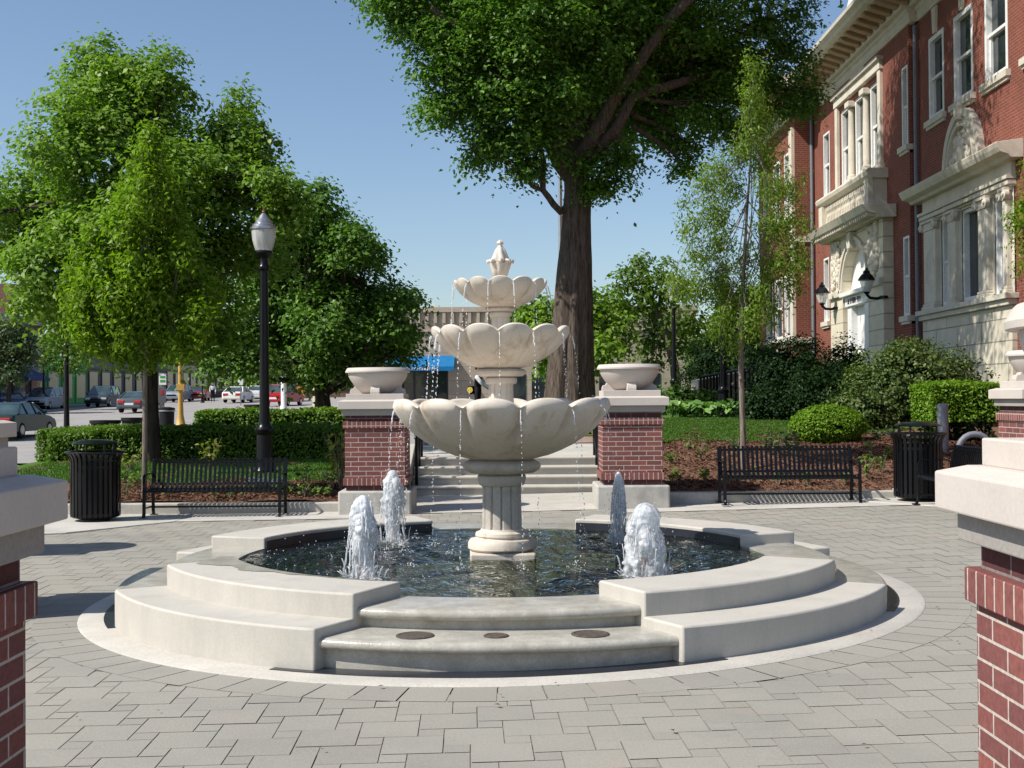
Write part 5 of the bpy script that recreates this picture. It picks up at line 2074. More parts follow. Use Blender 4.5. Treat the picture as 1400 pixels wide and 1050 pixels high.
# ------------------------------------------------------------------ street fronts on the far side
XS = -40.0
def front(label, name, px0, px1, ptop, mat, trim, awn=None, door=None, floors=2, y0=None, y1=None):
    ya = y0 if y0 else FX(px0, 540, XS)[0]
    yb = y1 if y1 else FX(px1, 540, XS)[0]
    zt = FX(px0 + 2, ptop, XS)[1] if ptop < 500 else ptop - 500
    g = street_z(XS, (ya + yb) / 2)
    t = thing(name, label, 'building', (XS, (ya + yb) / 2, g))
    MB().box(XS - 12, XS, ya + .01, yb - .01, g - 1, zt).build('wall', mat, t, world=True)
    MB().box(XS - .02, XS + .25, ya + .02, yb - .02, zt - .5, zt + .08).build('cornice', trim, t, world=True)
    n = max(2, int((yb - ya) / 3.2))
    for k in range(n):
        yc = ya + (k + .5) * (yb - ya) / n
        if zt - g > 6.5:
            f = MB().box(XS - .02, XS + .06, yc - .65, yc + .65, g + 4.6, g + 6.6).build('window', trim, t, world=True)
            MB().box(XS + .06, XS + .08, yc - .52, yc + .52, g + 4.72, g + 6.48).build('pane', 'glass', f, world=True)
        f = MB().box(XS - .02, XS + .08, yc - 1.25, yc + 1.25, g + .2, g + 3.1).build('shop_window', door or 'dark_front', t, world=True)
        MB().box(XS + .081, XS + .10, yc - 1.1, yc + 1.1, g + .7, g + 2.9).build('pane', 'glass', f, world=True)
    MB().box(XS - .02, XS + .14, ya + .05, yb - .05, g + 3.2, g + 3.9).build('fascia', door or trim, t, world=True)
    return t, ya, yb, g


t, ya, yb, g = front('dark purple brick street building with chimney at far left', 'brick_building', -60, 60, 419, 'purple_brick', 'cap_low', y0=80)
MB().box(XS - 4, XS - 2.6, FX(15, 420, XS - 3)[0] - .9, FX(15, 420, XS - 3)[0] + .9, 8.5, FX(15, 389, XS - 3)[1]).build('chimney', 'brown_brick', t, world=True)
t, ya, yb, g = front('bright green painted shopfront across the street', 'shop_building', 62, 118, 507.4, 'green_paint', 'green_paint', door='green_paint')
t, ya, yb, g = front('grey shopfront between the green shop and the brown building', 'shop_building', 118, 182, 507.9, 'grey_front', 'dark_front')
t, ya, yb, g = front('low dark shopfront far along the street', 'shop_building', 182, 226, 508.4, 'dark_front', 'grey_front')
t, ya, yb, g = front('brown brick building far along the street', 'brick_building', 226, 268, 509.6, 'brown_brick', 'tan_trim')
t, ya, yb, g = front('dark brick building at the far end of the street', 'brick_building', 268, 350, 511.5, 'purple_brick', 'dark_front')
a, b = FX(27, 510, XS + 1)[0], FX(57, 510, XS + 1)[0]
zz = FX(40, 505, XS)[1]
aw = thing('shop_awning', 'navy blue awning on the dark brick street building', 'awning', (XS, (a + b) / 2, zz))
MB().prism([(XS + .26, zz), (XS + 1.7, zz - .75), (XS + 1.7, zz - 1.0), (XS + .26, zz - .9)], 'y', a, b).build('cloth', 'navy_cloth', aw, world=True)
sheet('pavement', [XS + .02, XS + 2.2], lin(70, 220, 30), lambda x, y: street_z(x, min(y, 150)) + .06, 'walk')
# backdrop row closing the end of the street
t = thing('brick_building', 'long low brown building closing the end of the street', 'building', (-12, 150, 2.2))
MB().box(-26, xl - 1.5, 128, 140, .5, 6.4).build('wall', 'brown_brick', t, world=True)
mb = MB()
for k in range(5):
    MB().box(-25 + 3.2 * k, -23.2 + 3.2 * k, 127.9, 128.02, 2.6, 4.8).build('window', 'glass', t, world=True)
MB().box(-26.1, xl - 1.4, 127.8, 128.0, 6.0, 6.5).build('coping', 'tan_trim', t, world=True)


# ------------------------------------------------------------------ cars
def car(label, pxc, pyb, Y, heading, color, kind='sedan', metal=.3, group=None, dz=None):
    """heading: degrees, 0 = driving away along +Y; local +y is the car's front"""
    p = W(pxc, 545, Y)
    z = street_z(p.x, Y)
    t = thing('parked_car', label, 'car', (p.x, Y, z), R(-heading), group)
    pm = paint('car paint ' + label[:14], color, metal)
    if kind == 'sedan':
        L, Wd, Hh = 4.7, 1.78, 1.42
        body = [(-2.35, .42), (-2.33, .72), (-2.25, .93), (-1.55, .98), (.75, .96), (1.7, .86), (2.2, .72), (2.35, .55), (2.34, .28), (-2.30, .28)]
        cab = [(-1.75, .96), (-1.05, 1.37), (-.45, 1.43), (.20, 1.40), (1.05, .95)]
    elif kind == 'van':
        L, Wd, Hh = 4.8, 1.9, 1.76
        body = [(-2.38, .42), (-2.40, .8), (-2.36, 1.05), (.95, 1.03), (1.9, .92), (2.25, .78), (2.40, .55), (2.38, .28), (-2.34, .28)]
        cab = [(-2.36, 1.03), (-2.15, 1.70), (-1.6, 1.76), (.1, 1.75), (.55, 1.62), (1.45, 1.0)]
    elif kind == 'pickup':
        L, Wd, Hh = 5.3, 1.95, 1.78
        body = [(-2.65, .5), (-2.65, 1.10), (.0, 1.08), (1.2, 1.06), (2.3, 1.0), (2.6, .85), (2.65, .4), (2.6, .32), (-2.6, .32)]
        cab = [(-.75, 1.07), (-.60, 1.72), (-.2, 1.78), (.45, 1.76), (1.15, 1.06)]
    else:
        L, Wd, Hh = 4.5, 1.8, 1.65
        body = [(-2.25, .45), (-2.28, .8), (-2.22, 1.02), (.75, 1.02), (1.7, .95), (2.1, .85), (2.25, .6), (2.24, .30), (-2.2, .30)]
        cab = [(-2.2, 1.0), (-1.95, 1.58), (-1.5, 1.65), (.1, 1.62), (1.0, 1.0)]
    h = Wd / 2

    def loft(prof, secs):
        vs, fs = [], []
        n = len(prof)
        for (x, sc_y, dz_) in secs:
            for (y, zz) in prof:
                vs.append((x, y * sc_y, zz + dz_))
        for i in range(len(secs) - 1):
            for k in range(n):
                k2 = (k + 1) % n
                fs.append((i * n + k, i * n + k2, (i + 1) * n + k2, (i + 1) * n + k))
        fs += [tuple(range(n)), tuple((len(secs) - 1) * n + k for k in reversed(range(n)))]
        return MB().add(vs, fs)
    loft(body, [(-h, .955, -.02), (-h * .93, .985, 0), (-h * .5, 1, .015), (h * .5, 1, .015), (h * .93, .985, 0), (h, .955, -.02)]).build('body', pm, t, smooth=35, bevel=.03)
    zc = cab[0][1]
    top = max(z_ for _, z_ in cab)

    def cabin(shrink, inset, mat, name, roof=False):
        vs, fs = [], []
        n = len(cab)
        for sx in (-1, 1):
            for (y, zz) in cab:
                k = (zz - zc) / (top - zc)
                vs.append((sx * (h * .95 - .20 * k - inset), y, zz))
        for k in range(n - 1):
            fs.append((k, k + 1, n + k + 1, n + k))
        fs += [tuple(reversed(range(n))), tuple(range(n, 2 * n)), (0, n, 2 * n - 1, n - 1)]
        return MB().add(vs, fs).build(name, mat, t, smooth=30)
    cabin(1, 0, M['car_glass'], 'window')
    # roof and pillars in paint over the glass house
    mb = MB()
    rf = [q for q in cab if q[1] > top - .10]
    vs = []
    for (y, zz) in rf:
        k = (zz - zc) / (top - zc)
        w_ = h * .95 - .20 * k + .008
        vs += [(-w_, y, zz + .012), (w_, y, zz + .012)]
    vs2 = [(x, y, zz - .05) for x, y, zz in vs]
    n2 = len(vs)
    fs = [(2 * i, 2 * i + 1, 2 * i + 3, 2 * i + 2) for i in range(len(rf) - 1)]
    fs += [(n2 + 2 * i, n2 + 2 * i + 2, n2 + 2 * i + 3, n2 + 2 * i + 1) for i in range(len(rf) - 1)]
    fs += [(2 * i, 2 * i + 2, n2 + 2 * i + 2, n2 + 2 * i) for i in range(len(rf) - 1)] + [(2 * i + 1, n2 + 2 * i + 1, n2 + 2 * i + 3, 2 * i + 3) for i in range(len(rf) - 1)]
    fs += [(0, n2, n2 + 1, 1), (n2 - 2, n2 - 1, 2 * n2 - 1, 2 * n2 - 2)]
    mb.add(vs + vs2, fs)
    def at(y, k):
        return h * .95 - .20 * k + .006
    for sx in (-1, 1):
        a_, b_ = cab[0], rf[0]
        mb.tube([(sx * at(0, 0), a_[0], a_[1]), (sx * at(0, 1), b_[0], b_[1])], .05, 6)
        a_, b_ = cab[-1], rf[-1]
        mb.tube([(sx * at(0, 0), a_[0], a_[1]), (sx * at(0, 1), b_[0], b_[1])], .045, 6)
        for f_ in ((.42,) if kind in ('pickup',) else (.33, .66)):
            yy = cab[0][0] * (1 - f_) + cab[-1][0] * f_
            mb.tube([(sx * at(0, 0), yy, zc), (sx * at(0, 1), yy - .05 if kind != 'sedan' else yy - .1, top - .03)], .04, 6)
    mb.build('roof', pm, t, smooth=40)
    for sx in (-1, 1):
        for yy in (-L * .31, L * .305):
            w_ = MB().lathe([(.12, -.10), (.30, -.11), (.325, -.08), (.325, .08), (.30, .11), (.12, .10)], 20)
            w_.v = [(sx * (h - .10) + z_, yy + x_, .325 + y_) for x_, y_, z_ in w_.v]
            wo = w_.build('wheel', 'rubber', t, smooth=40)
            r_ = MB().lathe([(.20, -.005), (.19, .018), (.05, .03), (.01, .03)], 14)
            r_.v = [(sx * (h - .10) + sx * (.105 + z_), yy + x_, .325 + y_) for x_, y_, z_ in r_.v]
            r_.build('rim', 'alloy', wo, smooth=40)
        zl = body[2][1] - .18
        MB().box(sx * (h - .34) - .22, sx * (h - .34) + .22, -L / 2 - .02, -L / 2 + .14, zl - .12, zl + .08).build('taillight', 'red_lens', t, bevel=.03)
        MB().box(sx * (h - .32) - .22, sx * (h - .32) + .22, L / 2 - .22, L / 2 - .02, .60, .76).build('headlight', 'clear_lens', t, bevel=.03)
        MB().box(sx * (h + .07) - .09, sx * (h + .07) + .09, cab[-1][0] - .35, cab[-1][0] - .22, zc + .02, zc + .17).build('mirror', pm, t, bevel=.03)
    MB().box(-.30, .30, -L / 2 - .035, -L / 2 - .0, .52, .66).build('number_plate', 'white', t)
    MB().box(-h * .85, h * .85, -L / 2 - .06, -L / 2 + .1, .34, .52).build('bumper', 'black_rough' if kind == 'van' else pm, t, bevel=.03)
    MB().box(-h * .85, h * .85, L / 2 - .1, L / 2 + .05, .32, .52).build('bumper', 'black_rough' if kind == 'van' else pm, t, bevel=.03)
    MB().box(-.45, .45, L / 2 - .06, L / 2 + .02, .56, .70).build('grille', 'black_rough', t, bevel=.01)
    return t


CG = 'cars on the street at left'
car('dark green sedan nearest the camera, seen from behind', 20, 604, 50.5, 0, (.018, .045, .045), 'sedan', group=CG)
car('dark blue sedan behind the dark green one', 14, 565, 92, 150, (.03, .05, .12), 'sedan', group=CG)
car('silver minivan parked by the green shopfront', 62, 561.5, 98, 180, (.42, .44, .47), 'van', .5, group=CG)
car('dark grey minivan parked right of the silver minivan', 141, 557.5, 103, 176, (.045, .06, .075), 'van', .4, group=CG)
car('grey car with red tail lights behind the maple trunk', 191, 563, 84, 0, (.10, .11, .12), 'sedan', .4, group=CG)
car('silver grey car parked next to the red parked car', 243, 549, 118, 180, (.30, .32, .36), 'hatch', .5, group=CG)
car('small dark red car parked far along the street', 272, 547.5, 122, 172, (.28, .015, .03), 'sedan', .3, group=CG)
car('white sedan driving away down the street', 326, 552, 110, 2, (.76, .74, .68), 'sedan', .0, group=CG)
car('second white sedan right of the white sedan driving away', 352, 552, 116, -8, (.72, .72, .72), 'sedan', .0, group=CG)
car('bright red car between the lamp post and the white post', 388, 557, 96, 10, (.38, .015, .03), 'hatch', .2, group=CG)
car('pale silver pickup truck beyond the bright red car', 397, 549, 112, 170, (.40, .45, .50), 'pickup', .5, group=CG)

# ------------------------------------------------------------------ street furniture at left
def at_px(px, py, Y):
    return W(px, py, Y)


def tub(label, px, py_top, Y, wpx, hgt):
    p = at_px(px, py_top, Y)
    r = wpx / 2 * Y / 1680
    t = thing('planter_tub', label, 'planter', (p.x, Y, p.z - hgt), 0, 'black planter tubs on the pavement')
    MB().lathe([(r * .72, 0), (r * .80, hgt * .2), (r * .95, hgt * .88), (r * 1.04, hgt * .9), (r * 1.04, hgt), (r * .92, hgt), (r * .86, hgt * .8), (.02, hgt * .8)], 28).build('tub', 'black_rough', t, smooth=35)
    MB().lathe([(r * .9, hgt * .86), (.02, hgt * .9)], 20, cap0=False, cap1=False).build('soil', 'mulch', t)
    return t


tub('wide black planter tub behind the left hedge', 144, 574.5, 40, 40, .95)
tub('round black planter tub beside the maple trunk', 181, 571, 40, 29, 1.0)
tub('low black planter tub left of the tall lamp post', 351, 553, 56, 34, .8)


def post_sign(label, px, Y, ytop, panel, kind, mat='grey_post', extra=None):
    g = street_z(at_px(px, 545, Y).x, Y) if Y > 40 else .1
    p = at_px(px, ytop, Y)
    t = thing('street_sign', label, 'sign', (p.x, Y, g))
    h = p.z - g
    MB().box(-.035, .035, -.035, .035, -.2, h).build('post', mat, t)
    w, hh, m_ = panel
    MB().box(-w / 2, w / 2, -.065, -.04, h - hh, h).build('panel', m_, t, bevel=.005)
    return t, h, w, hh


t, h, w, hh = post_sign('white no left turn sign on a post by the white sedan', 329, 100, 507, (.52, .62, 'white'), 's')
mb = MB()
n_ = 20
vs, fs = [], []
for i in range(n_ + 1):
    a = 2 * PI * i / n_
    for r in (.24, .19):
        vs.append((r * math.cos(a), -.075, h - .30 + r * math.sin(a)))
for i in range(n_):
    fs.append((2 * i, 2 * i + 1, 2 * i + 3, 2 * i + 2))
mb.add(vs, fs)
mb.strip([(-.15, -.077, h - .16), (.15, -.077, h - .44)], .025, (0, 1, 0), .03)
mb.build('red_ring', 'redpaint', t)
MB().box(.04, .08, -.073, -.067, h - .42, h - .24).box(-.10, .08, -.073, -.067, h - .28, h - .24).box(-.14, -.09, -.073, -.067, h - .31, h - .21).build('arrow', 'black_rough', t)
MB().box(-.2, .2, -.065, -.04, h - 1.15, h - .68).build('lower_panel', 'white', t)
t, h, w, hh = post_sign('pale green and white notice board sign right of the maple trunk', 223, 44, 511, (.26, .40, 'white'), 's')
MB().box(-.09, .09, -.075, -.066, h - .15, h - .08).box(-.09, .09, -.075, -.066, h - .30, h - .22).build('lettering', 'green_paint', t)
MB().box(-.16, .12, -.065, -.04, h - 1.05, h - .5).build('lower_panel', 'grey_front', t)
MB().box(-.08, .03, -.075, -.066, h - .75, h - .6).build('red_mark', 'redpaint', t)
p = at_px(228, 557, 44)
t = thing('litter_bin', 'dark litter bin under the notice sign beside the street', 'litter bin', (p.x, 44, p.z - 1.0))
MB().lathe([(.24, 0), (.27, .9), (.29, .92), (.29, .98), (.1, 1.02)], 20).build('body', 'black_rough', t, smooth=40)
MB().lathe([(.285, .85), (.30, .86), (.30, .90), (.285, .91)], 20, cap0=False, cap1=False).build('rim', 'steel', t, smooth=40)
# ochre lamp-style post
p = at_px(247, 585, 42)
t = thing('traffic_post', 'ochre yellow post with flared foot beside the street', 'post', (p.x, 42, p.z))
MB().lathe([(.24, -.05), (.24, .05), (.16, .14), (.10, .45), (.085, .9), (.075, 2.0), (.07, 3.1)], 16).build('post', 'yellow', t, smooth=40)
MB().box(-.11, .16, -.12, .12, 1.28, 1.5).build('push_button', 'yellow', t, bevel=.01)
for (px, yt, yb_, Y, w, lb, mt_) in ((388, 515, 558, 46, .13, 'white post right of the tall lamp post', 'white'), (432, 515, 563, 46, .16, 'pale pinkish post by the dark tree fork', 'tan_trim')):
    a, b = at_px(px, yt, Y), at_px(px, yb_, Y)
    t = thing('post', lb, 'post', (b.x, Y, b.z))
    MB().lathe([(w, -.3), (w, .08), (w * .8, .12), (w * .8, a.z - b.z), (w * .95, a.z - b.z + .02), (w * .5, a.z - b.z + .1)], 14).build('shaft', mt_, t, smooth=40)
    MB().lathe([(w * .4, a.z - b.z + .1), (w * .5, a.z - b.z + .16), (.01, a.z - b.z + .2)], 12).build('knob', 'black_rough', t, smooth=40)
# street clock with two faces
p = at_px(318, 497, 118)
t = thing('street_clock', 'two round white clock faces on a post far down the street', 'clock', (p.x, 118, 1.5))
h = p.z - 1.5
MB().lathe([(.16, 0), (.16, .5), (.09, .6), (.08, h - .5)], 12).build('post', 'black', t, smooth=40)
for (dx, r, ang) in ((-.42, .33, -.6), (.48, .48, .15)):
    f = MB().lathe([(r, -.12), (r * 1.06, -.10), (r * 1.06, .10), (r, .12)], 24)
    f.v = [(x * math.cos(ang) + dx - z * math.sin(ang), -z * math.cos(ang) - x * math.sin(ang) * .2, y + h) for x, y, z in f.v]
    fo = f.build('clock_face', 'white', t, smooth=30)
    MB().box(dx - .02, dx + .02, -.16, -.14, h, h + r * .8).box(dx, dx + r * .55, -.16, -.14, h - .02, h + .02).build('hands', 'black_rough', fo)
MB().box(-.5, .5, -.05, .05, h - .08, h + .08).build('bracket', 'black', t)
# orange frame sign
p = at_px(402, 528, 100)
t = thing('roadside_sign', 'orange sign frame behind the pale silver pickup truck', 'sign', (p.x, 100, p.z - 1.2))
MB().box(-.65, -.45, -.1, .1, 0, 2.0).box(-.449, .3, -.1, .1, .9, 1.15).box(.3, .9, -.1, .1, .3, 1.4).build('panel', 'orange', t, bevel=.02)
MB().box(-.6, -.5, -.05, .05, -1.6, 0).box(.5, .6, -.05, .05, -1.6, .3).build('post', 'orange', t)


# ------------------------------------------------------------------ people
def person(label, loc, rz, pose, mats, extra=None, scale=1.0):
    """one skinned body; pose gives joints in metres, feet at z=0, facing -y"""
    t = thing('person', label, 'person', loc, rz)
    def skin(name, chains, mat, sub=2):
        vs, es, rad = [], [], []
        idx = {}
        for ch in chains:
            prev = None
            for (p, r) in ch:
                key = tuple(round(c, 3) for c in p)
                if key not in idx:
                    idx[key] = len(vs)
                    vs.append(p)
                    rad.append(r)
                i = idx[key]
                if prev is not None and prev != i:
                    es.append((prev, i))
                prev = i
        me = bpy.data.meshes.new(name)
        me.from_pydata(vs, es, [])
        o = bpy.data.objects.new(name, me)
        COL.objects.link(o)
        o.parent = t
        md = o.modifiers.new('Skin', 'SKIN')
        for i, r in enumerate(rad):
            sv = me.skin_vertices[0].data[i]
            sv.radius = r if hasattr(r, '__len__') else (r, r)
            sv.use_root = (i == 0)
        md.use_smooth_shade = True
        sb = o.modifiers.new('Sub', 'SUBSURF')
        sb.levels = sb.render_levels = sub
        me.materials.append(M[mat])
        return o
    pelv, chest, neck = (0, 0, .92), (0, -.02, 1.28), (0, -.02, 1.43)
    hips = [(-.09, 0, .88), (.09, 0, .88)]
    body = [[(pelv, (.15, .11)), ((0, -.01, 1.08), (.135, .095)), (chest, (.16, .105)), (neck, .055), ((0, -.035, 1.50), .052)]]
    for s, hp, kn, an, toe in pose['legs']:
        body.append([(pelv, (.15, .11)), (hp, .095), (kn, .062), (an, .042), (toe, .036)])
    skin('body', body, mats['trousers'])
    # head as a shaped ball with face
    hc = (0, -.05, 1.60)
    mb = MB().ball(hc, .105, 20, 16, (.82, .95, 1.12))
    mb.ball((0, -.15, 1.585), .018, 8, 6, (1, 1.2, 1.4))
    for s in (-1, 1):
        mb.ball((s * .088, -.045, 1.595), .022, 8, 6, (.5, .9, 1.4))
    hd = mb.build('head', 'skin', t, smooth=180, fix=False)
    mb = MB()
    for s in (-1, 1):
        mb.ball((s * .035, -.138, 1.615), .011, 8, 6)
    mb.box(-.025, .025, -.146, -.138, 1.545, 1.552)
    mb.build('face_features', 'dark_cloth', hd, smooth=180, fix=False)
    MB().ball((0, -.03, 1.64), .115, 20, 14, (.86, .95, .90)).build('hair', mats['hair'], hd, smooth=180, fix=False)
    # torso garment
    skin('vest', [[((0, 0, .98), (.155, .115)), ((0, -.01, 1.12), (.15, .11)), ((0, -.02, 1.30), (.178, .12)), ((0, -.02, 1.405), (.11, .08))]], mats['vest'])
    for sh_, el, wr in pose['arms']:
        skin('sleeve', [[((sh_[0] * .6, sh_[1], sh_[2]), .065), (sh_, .070), (tuple((a + b) / 2 for a, b in zip(sh_, el)), .062), (el, .055), (tuple((a + b) / 2 for a, b in zip(el, wr)), .05), (wr, .042)]], mats['sleeve'])
        d = (Vector(wr) - Vector(el)).normalized()
        q = Vector(wr)
        hand = [[(tuple(q), .026), (tuple(q + d * .045), (.038, .018)), (tuple(q + d * .085), (.040, .016))]]
        side = d.cross(Vector((0, 0, 1)))
        side = side.normalized() if side.length > .1 else Vector((1, 0, 0))
        for k, ln in ((-1.5, .06), (-.5, .075), (.5, .07), (1.5, .055)):
            b0_ = q + d * .085 + side * .017 * k
            hand.append([(tuple(q + d * .085), (.040, .016)), (tuple(b0_ + d * .012), .0095), (tuple(b0_ + d * ln * .6 + Vector((0, 0, -.008))), .0085), (tuple(b0_ + d * ln + Vector((0, 0, -.025))), .007)])
        hand.append([(tuple(q + d * .03), (.034, .018)), (tuple(q + d * .05 + side * .038), .011), (tuple(q + d * .085 + side * .05), .009)])
        skin('hand', hand, 'skin', 1)
    for s, hp, kn, an, toe in pose['legs']:
        mb = MB().ball((toe[0], (toe[1] + an[1]) / 2 - .01, .045), .12, 12, 8, (.42, 1.05, .38))
        mb.build('shoe', 'dark_cloth', t, smooth=180, fix=False)
    if extra:
        extra(t)
    if scale != 1:
        t.scale = (scale,) * 3
    return t


STAND = {'legs': [(-1, (-.09, 0, .88), (-.10, -.03, .48), (-.11, .03, .08), (-.12, -.10, .04)), (1, (.09, 0, .88), (.10, .02, .48), (.11, .06, .08), (.12, -.07, .04))],
         'arms': [((-.19, -.02, 1.37), (-.25, -.03, 1.08), (-.22, -.16, .86)), ((.19, -.02, 1.37), (.25, -.02, 1.08), (.23, -.12, .84))]}
REACH = {'legs': STAND['legs'],
         'arms': [((-.19, -.03, 1.36), (-.235, -.20, 1.16), (-.19, -.42, 1.00)), ((.19, -.03, 1.36), (.235, -.16, 1.13), (.20, -.38, .98))]}
def bag(t):
    mb = MB().box(-.17, .17, .10, .26, .86, 1.10)
    g_ = mb.build('shoulder_bag', 'dark_cloth', t, bevel=.04, seg=3)
    e = MB().lathe([(.085, 0), (.085, .012), (.04, .014), (.04, .006), (.005, .006)], 20)
    e.v = [(-.172 - z, .18 + x, .98 + y) for x, y, z in e.v]
    e.build('yellow_badge', 'bright_yellow', g_)
pp = W(653, 545, 37)
person('person in dark vest with white sleeves and a bag, behind the fountain', (pp.x, 37, path_z(0, 37) + .02), R(75), REACH, dict(trousers='dark_cloth', vest='dark_cloth', sleeve='shirt', hair='hair'), bag, 1.02)
pq = W(291, 545, 116)
person('pedestrian in a white shirt beside the small dark red car', (pq.x, 116, street_z(pq.x, 116) + .02), R(10), STAND, dict(trousers='dark_cloth', vest='shirt', sleeve='shirt', hair='hair'), None, 1.05)
# ------------------------------------------------------------------ trees
random.seed(31)
# big tree behind the fountain
bx = W(781, 545, 30)
zb = path_z(0, 30)
t = thing('big_tree', 'huge old tree with furrowed forked trunk behind the fountain', 'tree', (bx.x, 30, zb))
pts = [W(778, 600, 30), W(778, 552, 30), W(780, 500, 30), W(783, 430, 30), W(786, 360, 30), W(788, 310, 30), W(790, 262, 30), W(788, 225, 30)]
rads = [.78, .61, .54, .455, .39, .335, .305, .29]
vs, fs = [], []
na, ns = 72, 40
def interp(i):
    u = i / ns * (len(pts) - 1)
    k = min(len(pts) - 2, int(u))
    f = u - k
    return pts[k].lerp(pts[k + 1], f), rads[k] + (rads[k + 1] - rads[k]) * f
for i in range(ns + 1):
    c, r = interp(i)
    h = i / ns
    for k in range(na):
        a = 2 * PI * k / na
        cleft = .20 * max(0, 1 - h * 1.3) * math.exp(-((math.atan2(math.sin(a - R(252)), math.cos(a - R(252)))) / .16) ** 2)
        rr = r * (1 + .035 * math.sin(a * 9 + h * 5) + .02 * math.sin(a * 17 - h * 9) + .016 * math.sin(a * 29 + h * 23) - cleft + .05 * math.sin(a * 2 + 1))
        vs.append((c.x + rr * math.cos(a), c.y + rr * math.sin(a), c.z))
for i in range(ns):
    for k in range(na):
        k2 = (k + 1) % na
        fs.append((i * na + k, i * na + k2, (i + 1) * na + k2, (i + 1) * na + k))
mb = MB().add(vs, fs)
top = pts[-1]
limbs = [
    ([(788, 235, 0), (800, 200, -.5), (835, 140, -.6), (880, 75, -.9), (940, 0, -1.2), (985, -70, -1.0)], .215, .10),
    ([(786, 235, 0), (772, 170, .1), (760, 90, .2), (750, 0, 0), (745, -120, 0)], .26, .15),
    ([(790, 240, 0), (825, 195, -.3), (870, 130, -.5), (980, 100, 1.6), (1050, 70, 2)], .20, .07),
    ([(781, 240, 0), (740, 180, -.6), (690, 110, -1.2), (640, 50, -1.6), (590, 10, -2)], .20, .07),
    ([(781, 285, 0), (765, 288, -.2), (742, 262, -.6), (741, 205, -.8), (725, 160, -1)], .10, .05),
    ([(742, 262, -.6), (715, 240, -.9), (680, 215, -1.2), (640, 195, -1.4)], .055, .02),
    ([(789, 230, 0), (800, 120, 1.2), (830, 0, 2), (850, -140, 2.5)], .22, .12),
    ([(788, 230, 0), (830, 150, 2.0), (880, 80, 3.2), (930, 10, 4)], .16, .06)]
for path, r0, r1 in limbs:
    ps = [W(px, py, 30 + dy) for px, py, dy in path]
    # smooth it a little
    q = []
    for i in range(len(ps) - 1):
        for f in (0, .33, .66):
            q.append(ps[i].lerp(ps[i + 1], f) + Vector((random.gauss(0, .03), random.gauss(0, .03), random.gauss(0, .03))))
    q.append(ps[-1])
    mb.tube(q, [r0 + (r1 - r0) * i / (len(q) - 1) for i in range(len(q))], 10)
BB = [(570, 20, 40, -1.5), (600, 70, 44, -1.4), (645, 35, 62, -1), (548, 4, 32, -1.6), (622, 128, 40, -1.3), (600, 150, 26, -1.0), (650, 170, 44, -1.0), (655, 205, 24, -.8),
      (690, 95, 70, -1.5), (695, 165, 46, -1.3), (708, 210, 30, -1.0), (740, 40, 80, -1.6), (745, 130, 50, -1.5), (738, 190, 30, -1.2), (722, 235, 16, -.8), (828, 228, 28, -.6), (852, 205, 20, -.4), (838, 250, 18, -.3), (812, 252, 16, -.5),
      (820, 50, 60, -1.0), (800, 110, 40, -1.0), (850, 150, 46, 1.6), (905, 70, 70, 2.2), (915, 140, 46, 1.8), (900, 180, 26, 1.2), (940, 195, 24, 1.0), (960, 100, 52, 1.5), (1000, 55, 52, 2), (985, 155, 34, 1.6), (1035, 105, 40, 2.2), (1010, 180, 22, 2.0), (1060, 35, 36, 2.5), (1082, 80, 26, 2.5), (1062, 140, 26, 2.6), (1092, 12, 18, 2.6), (938, 226, 12, 1.0), (1100, 125, 12, 2.8), (1090, 150, 12, 2.8),
      (880, 20, 50, -.6), (940, 40, 40, -.2), (870, 100, 26, -.4), (950, 150, 24, .4), (1000, 110, 30, 1.0),
      (700, 0, 80, 1.5), (800, 10, 90, 2.2), (770, 90, 70, 2.4), (680, 60, 70, 1.4), (880, 0, 90, 2.8), (620, 0, 60, 1), (540, -30, 45, -.5)]
blobs = pxblobs([(x, y, r * .95, d) for x, y, r, d in BB], 30)
for (x, y, z, r) in ((-1.5, 29, 13.2, 2.6), (2.2, 28, 13.6, 3.0), (5.2, 30, 13.0, 2.6), (0, 33, 14.5, 3.2), (4.2, 33.5, 15.2, 3.2), (1.5, 30, 17.2, 3.4), (4.2, 30, 18.5, 3.0), (-1.0, 31.5, 17.5, 2.8), (2.0, 30.5, 21.5, 2.6), (6.4, 32.5, 14.6, 2.4)):
    blobs.append(((x, y, z), (r, r, r * .85)))
for c, r in blobs[:42]:
    s = Vector(c)
    st = W(788, 150, 30)
    e = Vector(((s.x + st.x) / 2, (s.y + st.y) / 2, (s.z + st.z) / 2 + .3))
    pts_ = limb(mb, e, s, .07, .02, bend=-.03, n=5, rings=6)
    for q in range(4):
        d = unit(RNG.normal(0, 1, (1, 3)))[0]
        limb(mb, pts_[2 + q % 3], s + Vector(d) * r[0] * .85, .025, .007, bend=.02, n=4, rings=4)
mb.tube([W(788, 240, 30), Vector((bx.x + .6, 30.4, 12)), Vector((bx.x + 1.0, 30.6, 17)), Vector((bx.x + 1.0, 30.6, 21))], [.32, .25, .16, .06], 10)
mb.move(-Vector((bx.x, 30, zb)))
mb.build('trunk', 'bark', t, smooth=60, fix=False)
low = blobs[:len(BB)]
crown('crown', low, 'leaf_elm', t, .115, 3.6, 100, .23, off=(bx.x, 30, zb), shell=(.5, 1.1), flat=.55, rough=.4, up=.85, jitter=.16)
crown('upper_crown', blobs[len(BB):], 'leaf_elm', t, .15, 1.7, 52, .30, off=(bx.x, 30, zb), shell=(.5, 1.0))

